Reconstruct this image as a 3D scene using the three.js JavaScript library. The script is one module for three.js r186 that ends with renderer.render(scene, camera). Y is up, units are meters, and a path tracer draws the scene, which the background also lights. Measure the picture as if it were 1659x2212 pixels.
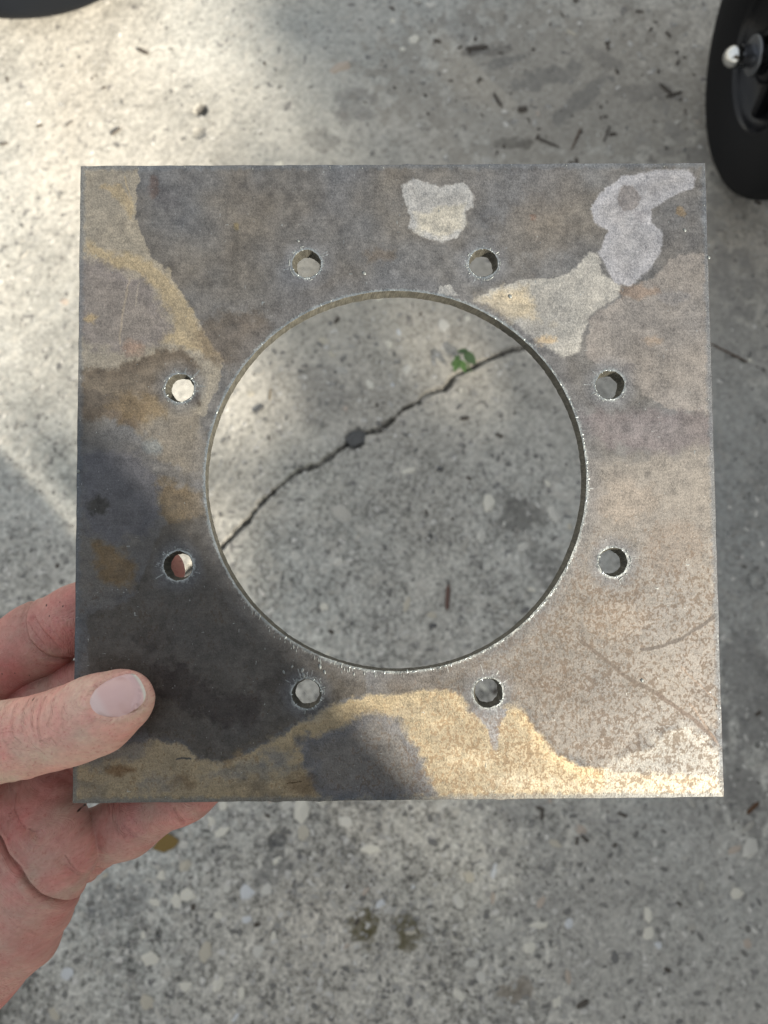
import * as THREE from 'three';
import { mergeGeometries, mergeVertices } from 'three/addons/utils/BufferGeometryUtils.js';
import { RoundedBoxGeometry } from 'three/addons/geometries/RoundedBoxGeometry.js';

// ---------------------------------------------------------------- camera
const V = (x = 0, y = 0, z = 0) => new THREE.Vector3(x, y, z);
const PITCH = THREE.MathUtils.degToRad(12), FAR = 0.9;
const FOV = 2 * Math.atan(1106 / 1661) * 180 / Math.PI;
const camera = new THREE.PerspectiveCamera(FOV, 0.75, 0.02, 400);
camera.up.set(0, 0, -1);
camera.position.set(0, FAR * Math.cos(PITCH), FAR * Math.sin(PITCH));
camera.lookAt(0, 0, 0);
camera.updateMatrixWorld();
camera.focus = 0.245;
camera.userData.fStop = 15;
const scene = new THREE.Scene();

// ---------------------------------------------------------------- sky and sun
const SUN = V(1.0, 0.80, 0.80).normalize();
{
  const w = 256, h = 128, data = new Float32Array(w * h * 4);
  for (let j = 0; j < h; j++) for (let i = 0; i < w; i++) {
    const el = ((j + 0.5) / h - 0.5) * Math.PI, az = (i + 0.5) / w * 2 * Math.PI, o = (j * w + i) * 4;
    const s = Math.max(0, Math.sin(el)), k = Math.pow(1 - s, 2.2);
    const c = 0.5 + 0.5 * Math.sin(az * 3 + Math.sin(el * 7) * 1.3) * Math.cos(el * 5 + az * 2);
    const cloud = 0.22 * Math.max(0, c - 0.25) * Math.min(1, s * 3);
    data[o] = 0.40 + 0.20 * k + cloud; data[o + 1] = 0.435 + 0.16 * k + cloud * 0.95; data[o + 2] = 0.475 + 0.07 * k + cloud * 0.85; data[o + 3] = 1;
    if (el < 0) { data[o] = 0.30; data[o + 1] = 0.29; data[o + 2] = 0.27; }
  }
  const sky = new THREE.DataTexture(data, w, h, THREE.RGBAFormat, THREE.FloatType);
  sky.mapping = THREE.EquirectangularReflectionMapping; sky.magFilter = sky.minFilter = THREE.LinearFilter; sky.needsUpdate = true;
  scene.background = sky; scene.environment = sky;
  scene.backgroundIntensity = 0.70; scene.environmentIntensity = 0.70;
}
const sun = new THREE.DirectionalLight(new THREE.Color(1.0, 0.92, 0.78), 5.0);
sun.position.copy(SUN).multiplyScalar(12); sun.target.position.set(0, 0.3, 0);
sun.castShadow = true; sun.shadow.radius = 0.65; sun.shadow.mapSize.set(2048, 2048);
Object.assign(sun.shadow.camera, { left: -3, right: 3, top: 3, bottom: -3, near: 0.5, far: 40 });
scene.add(sun, sun.target);
const renderer = new THREE.WebGLRenderer({ antialias: true });
renderer.toneMapping = THREE.LinearToneMapping;
renderer.toneMappingExposure = 2.05;
renderer.shadowMap.enabled = true;
renderer.setSize(768, 1024);

// ---------------------------------------------------------------- helpers
function rng(seed) { let a = seed >>> 0; return () => { a = (a + 0x6D2B79F5) >>> 0; let t = a; t = Math.imul(t ^ (t >>> 15), t | 1); t ^= t + Math.imul(t ^ (t >>> 7), t | 61); return ((t ^ (t >>> 14)) >>> 0) / 4294967296; }; }
const clamp = (x, a = 0, b = 1) => x < a ? a : x > b ? b : x;
const sstep = (a, b, x) => { const t = clamp((x - a) / (b - a)); return t * t * (3 - 2 * t); };
const mix = (a, b, t) => a + (b - a) * t;
const HASH = new Float32Array(65536); { const r = rng(7); for (let i = 0; i < 65536; i++) HASH[i] = r(); }
function vn(x, y) {                                    // value noise 0..1
  const xi = Math.floor(x), yi = Math.floor(y), fx = x - xi, fy = y - yi;
  const u = fx * fx * (3 - 2 * fx), v = fy * fy * (3 - 2 * fy), a = (xi & 255), b = ((xi + 1) & 255), c = (yi & 255) << 8, d = ((yi + 1) & 255) << 8;
  const p = HASH[a | c], q = HASH[b | c], r = HASH[a | d], s = HASH[b | d];
  return p + (q - p) * u + (r - p + (p - q - r + s) * u) * v;
}
function fbm(x, y, n = 4, g = 0.5) { let s = 0, a = 1, t = 0; for (let i = 0; i < n; i++) { s += a * vn(x, y); t += a; a *= g; x = x * 2.03 + 17.3; y = y * 2.03 + 9.1; } return s / t; }
const used = {};
function numbered(n) { const k = used[n] = (used[n] ?? -1) + 1; return k ? n + '_' + String(k).padStart(3, '0') : n; }
function shadows(o) { o.traverse((m) => { if (m.isMesh) { m.castShadow = true; m.receiveShadow = true; } }); return o; }
function thing(o, name, label, category, group) { o.name = numbered(name); o.userData.label = label; o.userData.category = category; if (group) o.userData.group = group; scene.add(shadows(o)); return o; }
function part(parent, geo, mat, name, label) { const m = new THREE.Mesh(geo, mat); m.name = name; if (label) m.userData.label = label; parent.add(m); return m; }
const std = (o) => new THREE.MeshStandardMaterial(o), phys = (o) => new THREE.MeshPhysicalMaterial(o);
const lin = (r, g, b) => new THREE.Color().setRGB(r, g, b);
function dataTex(bytes, w, h, srgb) { const t = new THREE.DataTexture(bytes, w, h, THREE.RGBAFormat); t.magFilter = THREE.LinearFilter; t.minFilter = THREE.LinearMipmapLinearFilter; if (srgb) t.colorSpace = THREE.SRGBColorSpace; t.needsUpdate = true; return t; }
// where a measured direction of the photograph meets the ground at a height (metres)
const RX = V(1, 0, 0), UP = V(0, Math.sin(PITCH), -Math.cos(PITCH)), FW = V(0, -Math.cos(PITCH), -Math.sin(PITCH));
function ray(px, py) { return FW.clone().addScaledVector(RX, (px - 829.5) / 1661).addScaledVector(UP, (1106 - py) / 1661); }
function G(px, py, y = 0) { const d = ray(px, py); return camera.position.clone().addScaledVector(d, (y - camera.position.y) / d.y); }
// signed distance to a closed polygon [[x,y]...] (negative inside)
function polySd(p, x, y) {
  let d = Infinity, inside = false;
  for (let i = 0, j = p.length - 1; i < p.length; j = i++) {
    const ax = p[i][0], ay = p[i][1], ex = p[j][0] - ax, ey = p[j][1] - ay, wx = x - ax, wy = y - ay, t = clamp((wx * ex + wy * ey) / (ex * ex + ey * ey));
    const bx = wx - ex * t, by = wy - ey * t; d = Math.min(d, bx * bx + by * by);
    if ((ay > y) !== (p[j][1] > y) && x < ex * (y - ay) / ey + ax) inside = !inside;
  }
  return inside ? -Math.sqrt(d) : Math.sqrt(d);
}
function lineD(p, x, y) {                              // distance to an open polyline
  let d = Infinity;
  for (let i = 1; i < p.length; i++) {
    const ax = p[i - 1][0], ay = p[i - 1][1], ex = p[i][0] - ax, ey = p[i][1] - ay, wx = x - ax, wy = y - ay, t = clamp((wx * ex + wy * ey) / (ex * ex + ey * ey));
    const bx = wx - ex * t, by = wy - ey * t; d = Math.min(d, bx * bx + by * by);
  }
  return Math.sqrt(d);
}

// ---------------------------------------------------------------- concrete ground
const GX0 = -0.66, GX1 = 0.66, GZ0 = -0.85, GZ1 = 0.67;
const g2 = (px, py) => { const p = G(px, py); return [p.x, p.z]; };
const crack = [[330, 1290], [400, 1235], [486, 1175], [520, 1140], [540, 1120], [560, 1092], [600, 1055], [640, 1020], [690, 1003], [725, 978], [760, 952], [788, 935], [815, 930], [850, 905], [870, 885], [905, 868], [925, 850], [960, 840], [985, 812], [1025, 790], [1060, 775], [1090, 762], [1130, 750], [1190, 730]].map(([x, y]) => g2(x, y));
const crackB = [[1535, 750], [1590, 775], [1650, 800]].map(([x, y]) => g2(x, y));
const stoneSpot = G(767, 946), pitA = G(433, 239), pitB = G(430, 288), ringR = G(1640, 1253), pitC = G(602, 1817);
function groundHeight(x, z) {
  let h = (fbm(x * 70, z * 70, 4) - 0.5) * 0.0022 + (fbm(x * 9 + 4, z * 9, 2) - 0.5) * 0.003 + (vn(x * 420, z * 420) - 0.5) * 0.0007;
  const wob = (fbm(x * 160, z * 160, 2) - 0.5) * 0.006 + (vn(x * 520 + 9, z * 520) - 0.5) * 0.0022;
  const dc = lineD(crack, x, z) + wob * 0.7, w = 0.0017 + 0.0020 * vn(x * 60 + 3, z * 60);
  if (dc < 0.012) h -= 0.0085 * (1 - sstep(w * 0.55, w * 1.35, dc));
  for (const [p, r, dp] of [[stoneSpot, 0.0125, 0.006], [pitA, 0.0085, 0.009], [pitB, 0.008, 0.004], [pitC, 0.011, 0.005]]) {
    const d = Math.hypot(x - p.x, z - p.z) + wob * 0.5; if (d < r * 1.6) h -= dp * (1 - sstep(r * 0.7, r * 1.15, d));
  }
  const dr = Math.hypot(x - ringR.x, z - ringR.z); if (dr < 0.02) h -= 0.003 * (1 - sstep(0.002, 0.004, Math.abs(dr - 0.0095)));
  return h;
}
// stains, dust and dirt that lie on the slab: [x, z, rx, rz, turn, colour, strength]
const spots = [
  [1200, 200, 420, 230, 0, [0.27, 0.245, 0.21], 0.55], [1560, 1000, 150, 700, 0.05, [0.27, 0.26, 0.245], 0.45], [1450, 2000, 330, 300, 0.3, [0.30, 0.29, 0.275], 0.4], 
  [767, 948, 25, 25, 0, [0.075, 0.073, 0.068], 0.9], [433, 239, 15, 14, 0, [0.085, 0.08, 0.075], 0.85], [430, 288, 14, 14, 0, [0.17, 0.165, 0.155], 0.6], [602, 1817, 18, 15, 0, [0.11, 0.11, 0.11], 0.7],
  [790, 2002, 30, 32, 0.3, [0.10, 0.085, 0.04], 0.85], [880, 2006, 26, 30, 0.2, [0.10, 0.085, 0.04], 0.8], [1120, 2140, 36, 18, 0.1, [0.16, 0.12, 0.08], 0.55],
  [1130, 1115, 48, 42, 0.4, [0.12, 0.115, 0.105], 0.6], [1090, 1080, 30, 22, 0, [0.13, 0.125, 0.115], 0.45], [1190, 1225, 40, 55, 0.5, [0.15, 0.145, 0.135], 0.5], [590, 1880, 42, 26, 0.4, [0.13, 0.13, 0.13], 0.55],
  [1185, 165, 80, 26, 0.35, [0.17, 0.165, 0.155], 0.55], [1255, 215, 95, 20, 0.8, [0.17, 0.165, 0.155], 0.55], [1100, 130, 60, 15, 0.25, [0.17, 0.165, 0.155], 0.6], [1060, 110, 60, 14, 0.1, [0.12, 0.11, 0.1], 0.6], [1310, 130, 60, 16, -0.6, [0.16, 0.15, 0.14], 0.4], [1400, 200, 80, 26, 0.1, [0.17, 0.16, 0.15], 0.35], [760, 230, 50, 60, 0.5, [0.18, 0.175, 0.17], 0.45], [1110, 310, 40, 14, 0, [0.10, 0.09, 0.075], 0.6],
  [690, 300, 40, 30, 0, [0.16, 0.15, 0.14], 0.4], [250, 1945, 60, 40, 0.3, [0.15, 0.15, 0.15], 0.5], [1600, 600, 60, 90, 0, [0.19, 0.18, 0.17], 0.35], [1620, 1500, 70, 120, 0.2, [0.16, 0.155, 0.15], 0.45], [1620, 1750, 60, 60, 0.2, [0.14, 0.135, 0.13], 0.45],
  [700, 850, 60, 60, 0.2, [0.22, 0.21, 0.195], 0.4], [420, 600, 90, 60, 0.3, [0.25, 0.24, 0.22], 0.35], [1000, 60, 60, 40, 0, [0.24, 0.23, 0.215], 0.4],
].map(([px, py, rx, ry, a, c, s]) => { const p = G(px, py); return [p.x, p.z, rx * 0.00056, ry * 0.00056, a, c, s]; });
function groundColour(x, z, out) {
  const a = fbm(x * 5 + 2, z * 5 + 8, 4), b = fbm(x * 38, z * 38, 4, 0.6), c = vn(x * 240, z * 240), e = vn(x * 640, z * 640), f = fbm(x * 130 + 5, z * 130, 3);
  const lowz = 0.55 + 0.75 * sstep(-0.35, 0.35, z) * (1 - 0.5 * sstep(0.1, 0.5, x)); let k = 0.435 * (0.80 + 0.42 * (a - 0.5) * 1.2 + lowz * (0.60 * (b - 0.5) + 0.62 * (c - 0.5) + 0.62 * (e - 0.5) + 0.4 * (vn(x * 1300, z * 1300) - 0.5))) + 0.05;
  let r = k * 1.045, g = k, bl = k * 0.90;
  const tint = (fbm(x * 3.1 + 40, z * 3.1, 3) - 0.5) * 0.16; r *= 1 + tint; bl *= 1 - tint;
  if (f > 0.63) { const t = sstep(0.63, 0.72, f) * 0.45; r = mix(r, 0.52, t); g = mix(g, 0.49, t); bl = mix(bl, 0.44, t); }        // pale sand grains
  const pit = vn(x * 170 + 90, z * 170 + 31); if (pit > 0.86) { const t = sstep(0.86, 0.95, pit) * 0.55; r *= 1 - t; g *= 1 - t; bl *= 1 - t * 0.95; } const chipN = vn(x * 330 + 7, z * 290 + 71) * 0.7 + vn(x * 700, z * 640) * 0.3; if (chipN > 0.66) { const t = sstep(0.66, 0.74, chipN) * 0.5 * lowz; r = mix(r, 0.54, t); g = mix(g, 0.51, t); bl = mix(bl, 0.455, t); }   // dirt in pores
  for (const s of spots) {
    const dx = x - s[0], dz = z - s[1]; const lim = 1.9 * Math.max(s[2], s[3]); if (Math.abs(dx) > lim || Math.abs(dz) > lim) continue;
    const ca = Math.cos(s[4]), sa = Math.sin(s[4]), u = (dx * ca - dz * sa) / s[2], v = (dx * sa + dz * ca) / s[3];
    const d = Math.hypot(u, v) + (fbm(x * 75 + 11, z * 75, 3) - 0.5) * 1.5; if (d > 1.15) continue;
    const t = s[6] * (1 - sstep(0.8, 1.15, d)) * (0.65 + 0.6 * fbm(x * 200, z * 200, 2)); r = mix(r, s[5][0], clamp(t)); g = mix(g, s[5][1], clamp(t)); bl = mix(bl, s[5][2], clamp(t));
  }
  const dc = Math.min(lineD(crack, x, z), lineD(crackB, x, z) + 0.0012) + (fbm(x * 160, z * 160, 2) - 0.5) * 0.0055 + (vn(x * 520 + 9, z * 520) - 0.5) * 0.0018;   // soil packed in the crack
  if (dc < 0.004) { const t = (1 - sstep(0.0010, 0.0028, dc)) * 0.8; r = mix(r, 0.062, t); g = mix(g, 0.058, t); bl = mix(bl, 0.05, t); }
  out[0] = r; out[1] = g; out[2] = bl;
}
const toS = (x) => 255 * (x <= 0.0031308 ? 12.92 * x : 1.055 * Math.pow(clamp(x), 1 / 2.4) - 0.055);
function bakeGround(w, h, x0, x1, z0, z1, tile) {
  const bytes = new Uint8Array(w * h * 4), c = [0, 0, 0];
  for (let j = 0; j < h; j++) for (let i = 0; i < w; i++) {
    groundColour(mix(x0, x1, (i + 0.5) / w) + tile, mix(z0, z1, (j + 0.5) / h) + tile, c);
    const o = (j * w + i) * 4; bytes[o] = toS(c[0]); bytes[o + 1] = toS(c[1]); bytes[o + 2] = toS(c[2]); bytes[o + 3] = 255;
  }
  return dataTex(bytes, w, h, true);
}
const groundTex = bakeGround(1760, 2027, GX0, GX1, GZ0, GZ1, 0);
const groundMat = std({ map: groundTex, roughness: 0.93 });
const driveway = new THREE.Group(); driveway.name = 'concrete_driveway'; driveway.userData = { kind: 'structure', label: 'weathered grey concrete driveway with exposed aggregate and a long crack' }; scene.add(driveway);
{
  const nx = 650, nz = 750, pos = new Float32Array((nx + 1) * (nz + 1) * 3), uv = new Float32Array((nx + 1) * (nz + 1) * 2), idx = new Uint32Array(nx * nz * 6);
  let k = 0;
  for (let j = 0; j <= nz; j++) for (let i = 0; i <= nx; i++, k++) {
    const u = i / nx, v = j / nz, x = mix(GX0, GX1, u), z = mix(GZ0, GZ1, v);
    pos[k * 3] = x; pos[k * 3 + 1] = (i && j && i < nx && j < nz) ? groundHeight(x, z) : 0; pos[k * 3 + 2] = z; uv[k * 2] = u; uv[k * 2 + 1] = v;
  }
  k = 0;
  for (let j = 0; j < nz; j++) for (let i = 0; i < nx; i++) { const a = j * (nx + 1) + i, b = a + 1, c = a + nx + 1, d = c + 1; idx[k++] = a; idx[k++] = c; idx[k++] = b; idx[k++] = b; idx[k++] = c; idx[k++] = d; }
  const g = new THREE.BufferGeometry(); g.setAttribute('position', new THREE.BufferAttribute(pos, 3)); g.setAttribute('uv', new THREE.BufferAttribute(uv, 2)); g.setIndex(new THREE.BufferAttribute(idx, 1)); g.computeVertexNormals();
  part(driveway, g, groundMat, 'slab_surface');
  // the slab goes on outside the picture, to the horizon
  const far = bakeGround(512, 512, 3, 4, 3, 4, 2); far.wrapS = far.wrapT = THREE.RepeatWrapping;
  const quads = [[-200, -200, 200, GZ0], [-200, GZ1, 200, 200], [-200, GZ0, GX0, GZ1], [GX1, GZ0, 200, GZ1]].map(([x0, z0, x1, z1]) => {
    const q = new THREE.BufferGeometry(); q.setAttribute('position', new THREE.Float32BufferAttribute([x0, 0, z0, x0, 0, z1, x1, 0, z1, x1, 0, z0], 3));
    q.setAttribute('normal', new THREE.Float32BufferAttribute([0, 1, 0, 0, 1, 0, 0, 1, 0, 0, 1, 0], 3)); q.setAttribute('uv', new THREE.Float32BufferAttribute([x0, z0, x0, z1, x1, z1, x1, z0], 2)); q.setIndex([0, 1, 2, 0, 2, 3]); return q;
  });
  part(driveway, mergeGeometries(quads), std({ map: far, roughness: 0.93 }), 'slab_beyond');
}
// stones of the aggregate
const pebbleGeos = [0, 1, 2, 3, 4, 5].map((s) => {
  const r = rng(90 + s), g0 = mergeVertices(new THREE.IcosahedronGeometry(1, s % 2).deleteAttribute('uv').deleteAttribute('normal')), p = g0.attributes.position;
  const ax = V(r() - 0.5, r() - 0.5, r() - 0.5).normalize();
  for (let i = 0; i < p.count; i++) { const v = V().fromBufferAttribute(p, i), k = 0.55 + 0.42 * r() + 0.42 * vn(v.x * 1.4 + s * 9 + 3, v.z * 1.4 + v.y + s * 5) - 0.45 * Math.max(0, v.dot(ax) - 0.3) - 0.3 * Math.max(0, -v.dot(ax) - 0.5); v.multiplyScalar(k); v.y = Math.sign(v.y) * Math.pow(Math.abs(v.y), 1.4) * 0.8; p.setXYZ(i, v.x, v.y, v.z); }
  const g = g0.toNonIndexed(); g.computeVertexNormals(); return g;
});
const pebbleMats = [[0.66, 0.63, 0.55], [0.58, 0.56, 0.51], [0.50, 0.46, 0.38], [0.40, 0.38, 0.34], [0.46, 0.44, 0.40], [0.60, 0.61, 0.62], [0.46, 0.39, 0.33], [0.17, 0.165, 0.16]].map((c) => std({ color: lin(...c), roughness: 0.75 }));
{
  const r = rng(1234), placed = [];
  const put = (x, z, s, el, m) => {
    const o = part(driveway, pebbleGeos[(r() * 6) | 0], pebbleMats[m], numbered('pebble'));
    o.position.set(x, groundHeight(x, z) + s * 0.02, z); o.rotation.set((r() - 0.5) * 0.3, r() * 6.28, (r() - 0.5) * 0.3); o.scale.set(s * el, s * 0.28, s / el); placed.push([x, z]);
  };
  // [photo x, y, size in mm, elongation, material]
  for (const [px, py, s, el, m] of [[532, 1925, 11, 1.05, 5], [575, 1922, 9, 1.2, 1], [533, 1983, 7, 1.1, 5], [650, 1745, 14, 1.5, 0], [480, 1740, 8, 1.1, 0], [620, 1740, 8, 1, 1], [480, 1795, 8, 1.6, 0], [455, 1775, 7, 1.3, 0], [655, 1795, 10, 1.3, 2], [395, 1825, 7, 1.2, 1], [400, 1875, 9, 1.4, 2], [350, 1890, 7, 1.1, 0], [405, 1933, 11, 1.2, 0], [380, 1945, 8, 1.2, 0], [335, 1948, 7, 1.5, 0], [490, 1920, 6, 1.1, 1], [472, 1977, 7, 1.3, 0], [445, 2058, 11, 1.6, 2], [325, 2075, 11, 1.1, 0], [310, 2020, 5, 1.2, 0], [400, 2130, 8, 1.2, 0], [470, 2122, 9, 1.3, 0], [555, 2055, 9, 1.2, 1], [590, 2025, 7, 1.9, 0], [700, 2025, 7, 1.4, 4], [145, 2105, 9, 1.1, 5], [320, 2165, 11, 1.2, 2], [380, 2175, 9, 1.3, 4], [520, 2150, 7, 1.5, 0], [120, 2190, 8, 1.4, 2], [600, 1855, 7, 1.6, 0], [745, 1775, 9, 1.2, 1], [800, 1835, 9, 1.8, 0], [822, 1955, 7, 1.2, 5], [1015, 1895, 9, 1.2, 2], [990, 1945, 8, 1.2, 1], [1145, 2045, 8, 1.2, 0], [1040, 2060, 7, 1.3, 1], [1020, 2080, 7, 1.4, 1], [1040, 2110, 8, 1.4, 1], [1230, 1995, 6, 1.2, 5], [1160, 2000, 9, 2.2, 0], [1400, 2015, 8, 1.2, 0], [1620, 1830, 14, 1.4, 1], [1590, 1930, 10, 1.1, 0], [1400, 1975, 7, 1.5, 0], [990, 2150, 8, 1.4, 0],
    [735, 150, 15, 1.6, 6], [600, 360, 9, 1.2, 0], [895, 85, 8, 1, 0], [850, 45, 6, 1, 0], [930, 10, 9, 1.4, 1], [870, 105, 5, 1, 0], [1050, 350, 10, 1.2, 4], [1010, 690, 6, 1.1, 0], [960, 705, 10, 1.2, 1], [820, 640, 9, 1.4, 0], [690, 665, 9, 1.2, 2], [700, 735, 9, 1.3, 2], [840, 745, 7, 1.2, 0], [1150, 765, 8, 1.1, 0], [1180, 775, 8, 1.1, 1], [740, 800, 8, 1.4, 4], [800, 830, 7, 1.5, 0], [740, 1110, 13, 1.2, 4], [1200, 1110, 13, 1.3, 1], [1055, 1085, 13, 1.4, 0], [1040, 1160, 8, 1.2, 1], [640, 1200, 8, 1.3, 1], [730, 1215, 8, 1.1, 1], [1190, 1330, 9, 1.1, 1], [700, 1310, 7, 1.2, 0], [935, 1330, 7, 1.4, 2], [1130, 1180, 8, 1.3, 1], [920, 855, 8, 1.2, 4], [880, 800, 7, 1.3, 1]])
    { const p = G(px, py); put(p.x, p.z, s * 0.00086, 1 + (el - 1) * 0.6, m); }
  const n0 = placed.length;
  for (let k = 0, tries = 0; k < 290 - n0 && tries < 20000; tries++) {
    const x = mix(-0.56, 0.56, r()), z = mix(-0.74, 0.56, r()), dens = clamp(0.25 + (z + 0.2) * 1.4 - Math.max(0, x - 0.1) * 1.6, 0.07, 1);
    if (r() > dens || lineD(crack, x, z) < 0.012 || placed.some(([a, b]) => Math.hypot(a - x, b - z) < 0.016)) continue;
    put(x, z, 0.0030 + 0.0036 * Math.pow(r(), 2), 1 + r() * 0.7, [0, 1, 2, 3, 3, 4, 4, 5, 6, 7][(r() * 10) | 0]); k++;
  }
  const N = 15000, im = new THREE.InstancedMesh(pebbleGeos[2], std({ color: 0xffffff, roughness: 0.8 }), N), m = new THREE.Matrix4(), q = new THREE.Quaternion(), e = new THREE.Euler(), c = new THREE.Color();
  for (let k = 0; k < N;) {
    const x = mix(-0.65, 0.65, r()), z = mix(-0.84, 0.66, r()); if (r() > clamp(0.5 + z * 0.9 - Math.max(0, x) * 0.7, 0.12, 1)) continue;
    const s = 0.0012 + 0.0032 * Math.pow(r(), 2.6), el = 1 + r() * 0.4, t = 0.16 + 0.46 * Math.pow(r(), 1.3);
    q.setFromEuler(e.set((r() - 0.5) * 0.4, r() * 6.28, 0)); m.compose(V(x, groundHeight(x, z) + s * 0.05, z), q, V(s * el, s * 0.28, s / el)); im.setMatrixAt(k, m); im.setColorAt(k, c.setRGB(t * 1.02, t * 0.985, t * 0.92)); k++;
  }
  im.name = 'small_aggregate'; im.userData.kind = 'stuff'; driveway.add(im); shadows(driveway);
}

// ---------------------------------------------------------------- steel plate (own axes: x right, y up, z towards its front face, metres)
const PLATE_POS = V(0.003923, 0.011585, -0.244907), PLATE_ROT = new THREE.Quaternion().setFromAxisAngle(V(-0.050405, 0.005848, 0.007546).normalize(), 0.0513);
const plateQ = camera.quaternion.clone().multiply(PLATE_ROT), plateP = PLATE_POS.clone().applyQuaternion(camera.quaternion).add(camera.position);
const SIDE = 0.203, HALF = SIDE / 2, THICK = 0.0045;
// measured place on the photographed face -> millimetres from the plate's centre
function pm(px, py) {
  const r = 1405 / 1347, f0 = (px - 175) / (1522 - 175), top = mix(358, 352, f0), bot = mix(1735, 1722, f0), f = (py - top) / (bot - top), t = f * r / (1 - f + f * r);
  const l = mix(175, 158, f), rr = mix(1522, 1563, f); return [((px - l) / (rr - l) - 0.5) * 203, (0.5 - t) * 203];
}
const holes = [[661, 569], [1042, 568], [1316, 831], [1323, 1214], [1053, 1497], [661, 1499], [385, 1222], [388, 838]].map(([x, y]) => pm(x, y));
const BIG = pm(854, 1034), RB = 0.0607;
{
  const M = (pts) => pts.map(([x, y]) => pm(x, y));
  // stains: outline, colour (display values), strength, edge softness (mm), edge wobble (mm)
  const S = [];
  const stain = (pts, col, k = 1, soft = 0.5, wob = 1.6) => { const p = M(pts); let x0 = 1e9, x1 = -1e9, y0 = 1e9, y1 = -1e9; for (const [x, y] of p) { x0 = Math.min(x0, x); x1 = Math.max(x1, x); y0 = Math.min(y0, y); y1 = Math.max(y1, y); } const lum = (col[0] * 0.45 + col[1] * 0.4 + col[2] * 0.15), c2 = col.map((v) => 0.93 * (lum + (v - lum) * 0.72)); S.push({ p, r: c2[0], g: c2[1], b: c2[2], k, soft, wob, x0: x0 - 2 - wob, x1: x1 + 2 + wob, y0: y0 - 2 - wob, y1: y1 + 2 + wob }); };
  const oval = (x, y, rx, ry, col, k, soft = 1, wob = 2) => stain([...Array(10).keys()].map((i) => [x + rx * Math.cos(i * 0.628), y + ry * Math.sin(i * 0.628)]), col, k, soft, wob);
  stain([[170, 340], [302, 340], [296, 420], [292, 470], [310, 520], [330, 555], [365, 580], [385, 625], [405, 660], [430, 690], [455, 740], [482, 778], [470, 840], [440, 900], [150, 830]], [164, 154, 136], 0.95, 0.3, 1.2);
  stain([[190, 515], [235, 540], [290, 555], [330, 570], [365, 592], [388, 640], [425, 690], [475, 775], [440, 770], [395, 750], [345, 735], [380, 690], [350, 640], [300, 592], [240, 570], [195, 548]], [184, 160, 116], 0.62, 1.4, 3);
  stain([[220, 400], [262, 395], [290, 440], [285, 480], [260, 430], [225, 412]], [190, 165, 120], 0.6, 0.8, 2);
  stain([[165, 555], [240, 575], [305, 605], [350, 655], [372, 705], [335, 745], [260, 765], [200, 745], [165, 720]], [126, 119, 119], 0.85, 2, 2.5);
  oval(195, 688, 10, 12, [190, 160, 105], 0.6, 1); oval(285, 750, 24, 14, [170, 130, 105], 0.5, 1.5);
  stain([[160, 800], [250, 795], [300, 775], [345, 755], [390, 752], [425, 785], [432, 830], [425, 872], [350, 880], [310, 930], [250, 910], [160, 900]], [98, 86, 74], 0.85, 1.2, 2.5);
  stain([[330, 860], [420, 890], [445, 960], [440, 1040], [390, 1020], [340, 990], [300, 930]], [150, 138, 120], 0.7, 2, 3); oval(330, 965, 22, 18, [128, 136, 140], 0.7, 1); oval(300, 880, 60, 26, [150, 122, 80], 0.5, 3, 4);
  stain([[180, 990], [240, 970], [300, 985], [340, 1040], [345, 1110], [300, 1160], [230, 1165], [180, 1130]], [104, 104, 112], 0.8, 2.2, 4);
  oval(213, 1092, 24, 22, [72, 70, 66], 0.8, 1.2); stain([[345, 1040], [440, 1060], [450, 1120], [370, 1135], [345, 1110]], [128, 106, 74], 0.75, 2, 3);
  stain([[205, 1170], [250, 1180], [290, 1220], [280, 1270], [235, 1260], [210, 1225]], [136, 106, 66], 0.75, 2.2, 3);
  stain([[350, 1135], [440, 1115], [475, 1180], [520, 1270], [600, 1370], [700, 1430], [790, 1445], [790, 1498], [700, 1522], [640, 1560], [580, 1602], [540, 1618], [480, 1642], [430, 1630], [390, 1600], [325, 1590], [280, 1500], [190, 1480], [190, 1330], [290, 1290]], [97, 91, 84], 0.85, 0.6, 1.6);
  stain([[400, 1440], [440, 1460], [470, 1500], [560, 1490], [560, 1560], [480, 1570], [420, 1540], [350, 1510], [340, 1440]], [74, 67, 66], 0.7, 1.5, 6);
  stain([[150, 1655], [250, 1620], [330, 1597], [390, 1606], [430, 1640], [480, 1650], [540, 1625], [580, 1608], [640, 1567], [700, 1530], [790, 1502], [860, 1500], [940, 1488], [990, 1495], [1015, 1535], [1060, 1525], [1115, 1520], [1145, 1555], [1200, 1625], [1250, 1655], [1340, 1668], [1580, 1680], [1580, 1740], [150, 1750]], [200, 178, 136], 0.85, 0.9, 1.3); stain([[150, 1655], [250, 1620], [330, 1600], [430, 1642], [480, 1652], [580, 1612], [640, 1570], [760, 1520], [860, 1510], [800, 1600], [700, 1740], [150, 1750]], [172, 150, 112], 0.6, 2.5, 5);
  stain([[210, 1570], [330, 1590], [300, 1640], [200, 1660], [150, 1640]], [120, 120, 124], 0.6, 2, 3); oval(260, 1665, 30, 12, [120, 84, 50], 0.6, 1);
  stain([[640, 1600], [730, 1575], [800, 1540], [850, 1545], [895, 1610], [930, 1690], [940, 1725], [690, 1728], [660, 1660]], [116, 117, 124], 0.85, 1.8, 3.5); oval(560, 1660, 60, 20, [140, 142, 142], 0.5, 3, 4);
  stain([[1300, 1650], [1400, 1605], [1470, 1560], [1530, 1590], [1570, 1660], [1575, 1730], [1300, 1735]], [174, 171, 163], 0.75, 2, 3.5);
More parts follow.
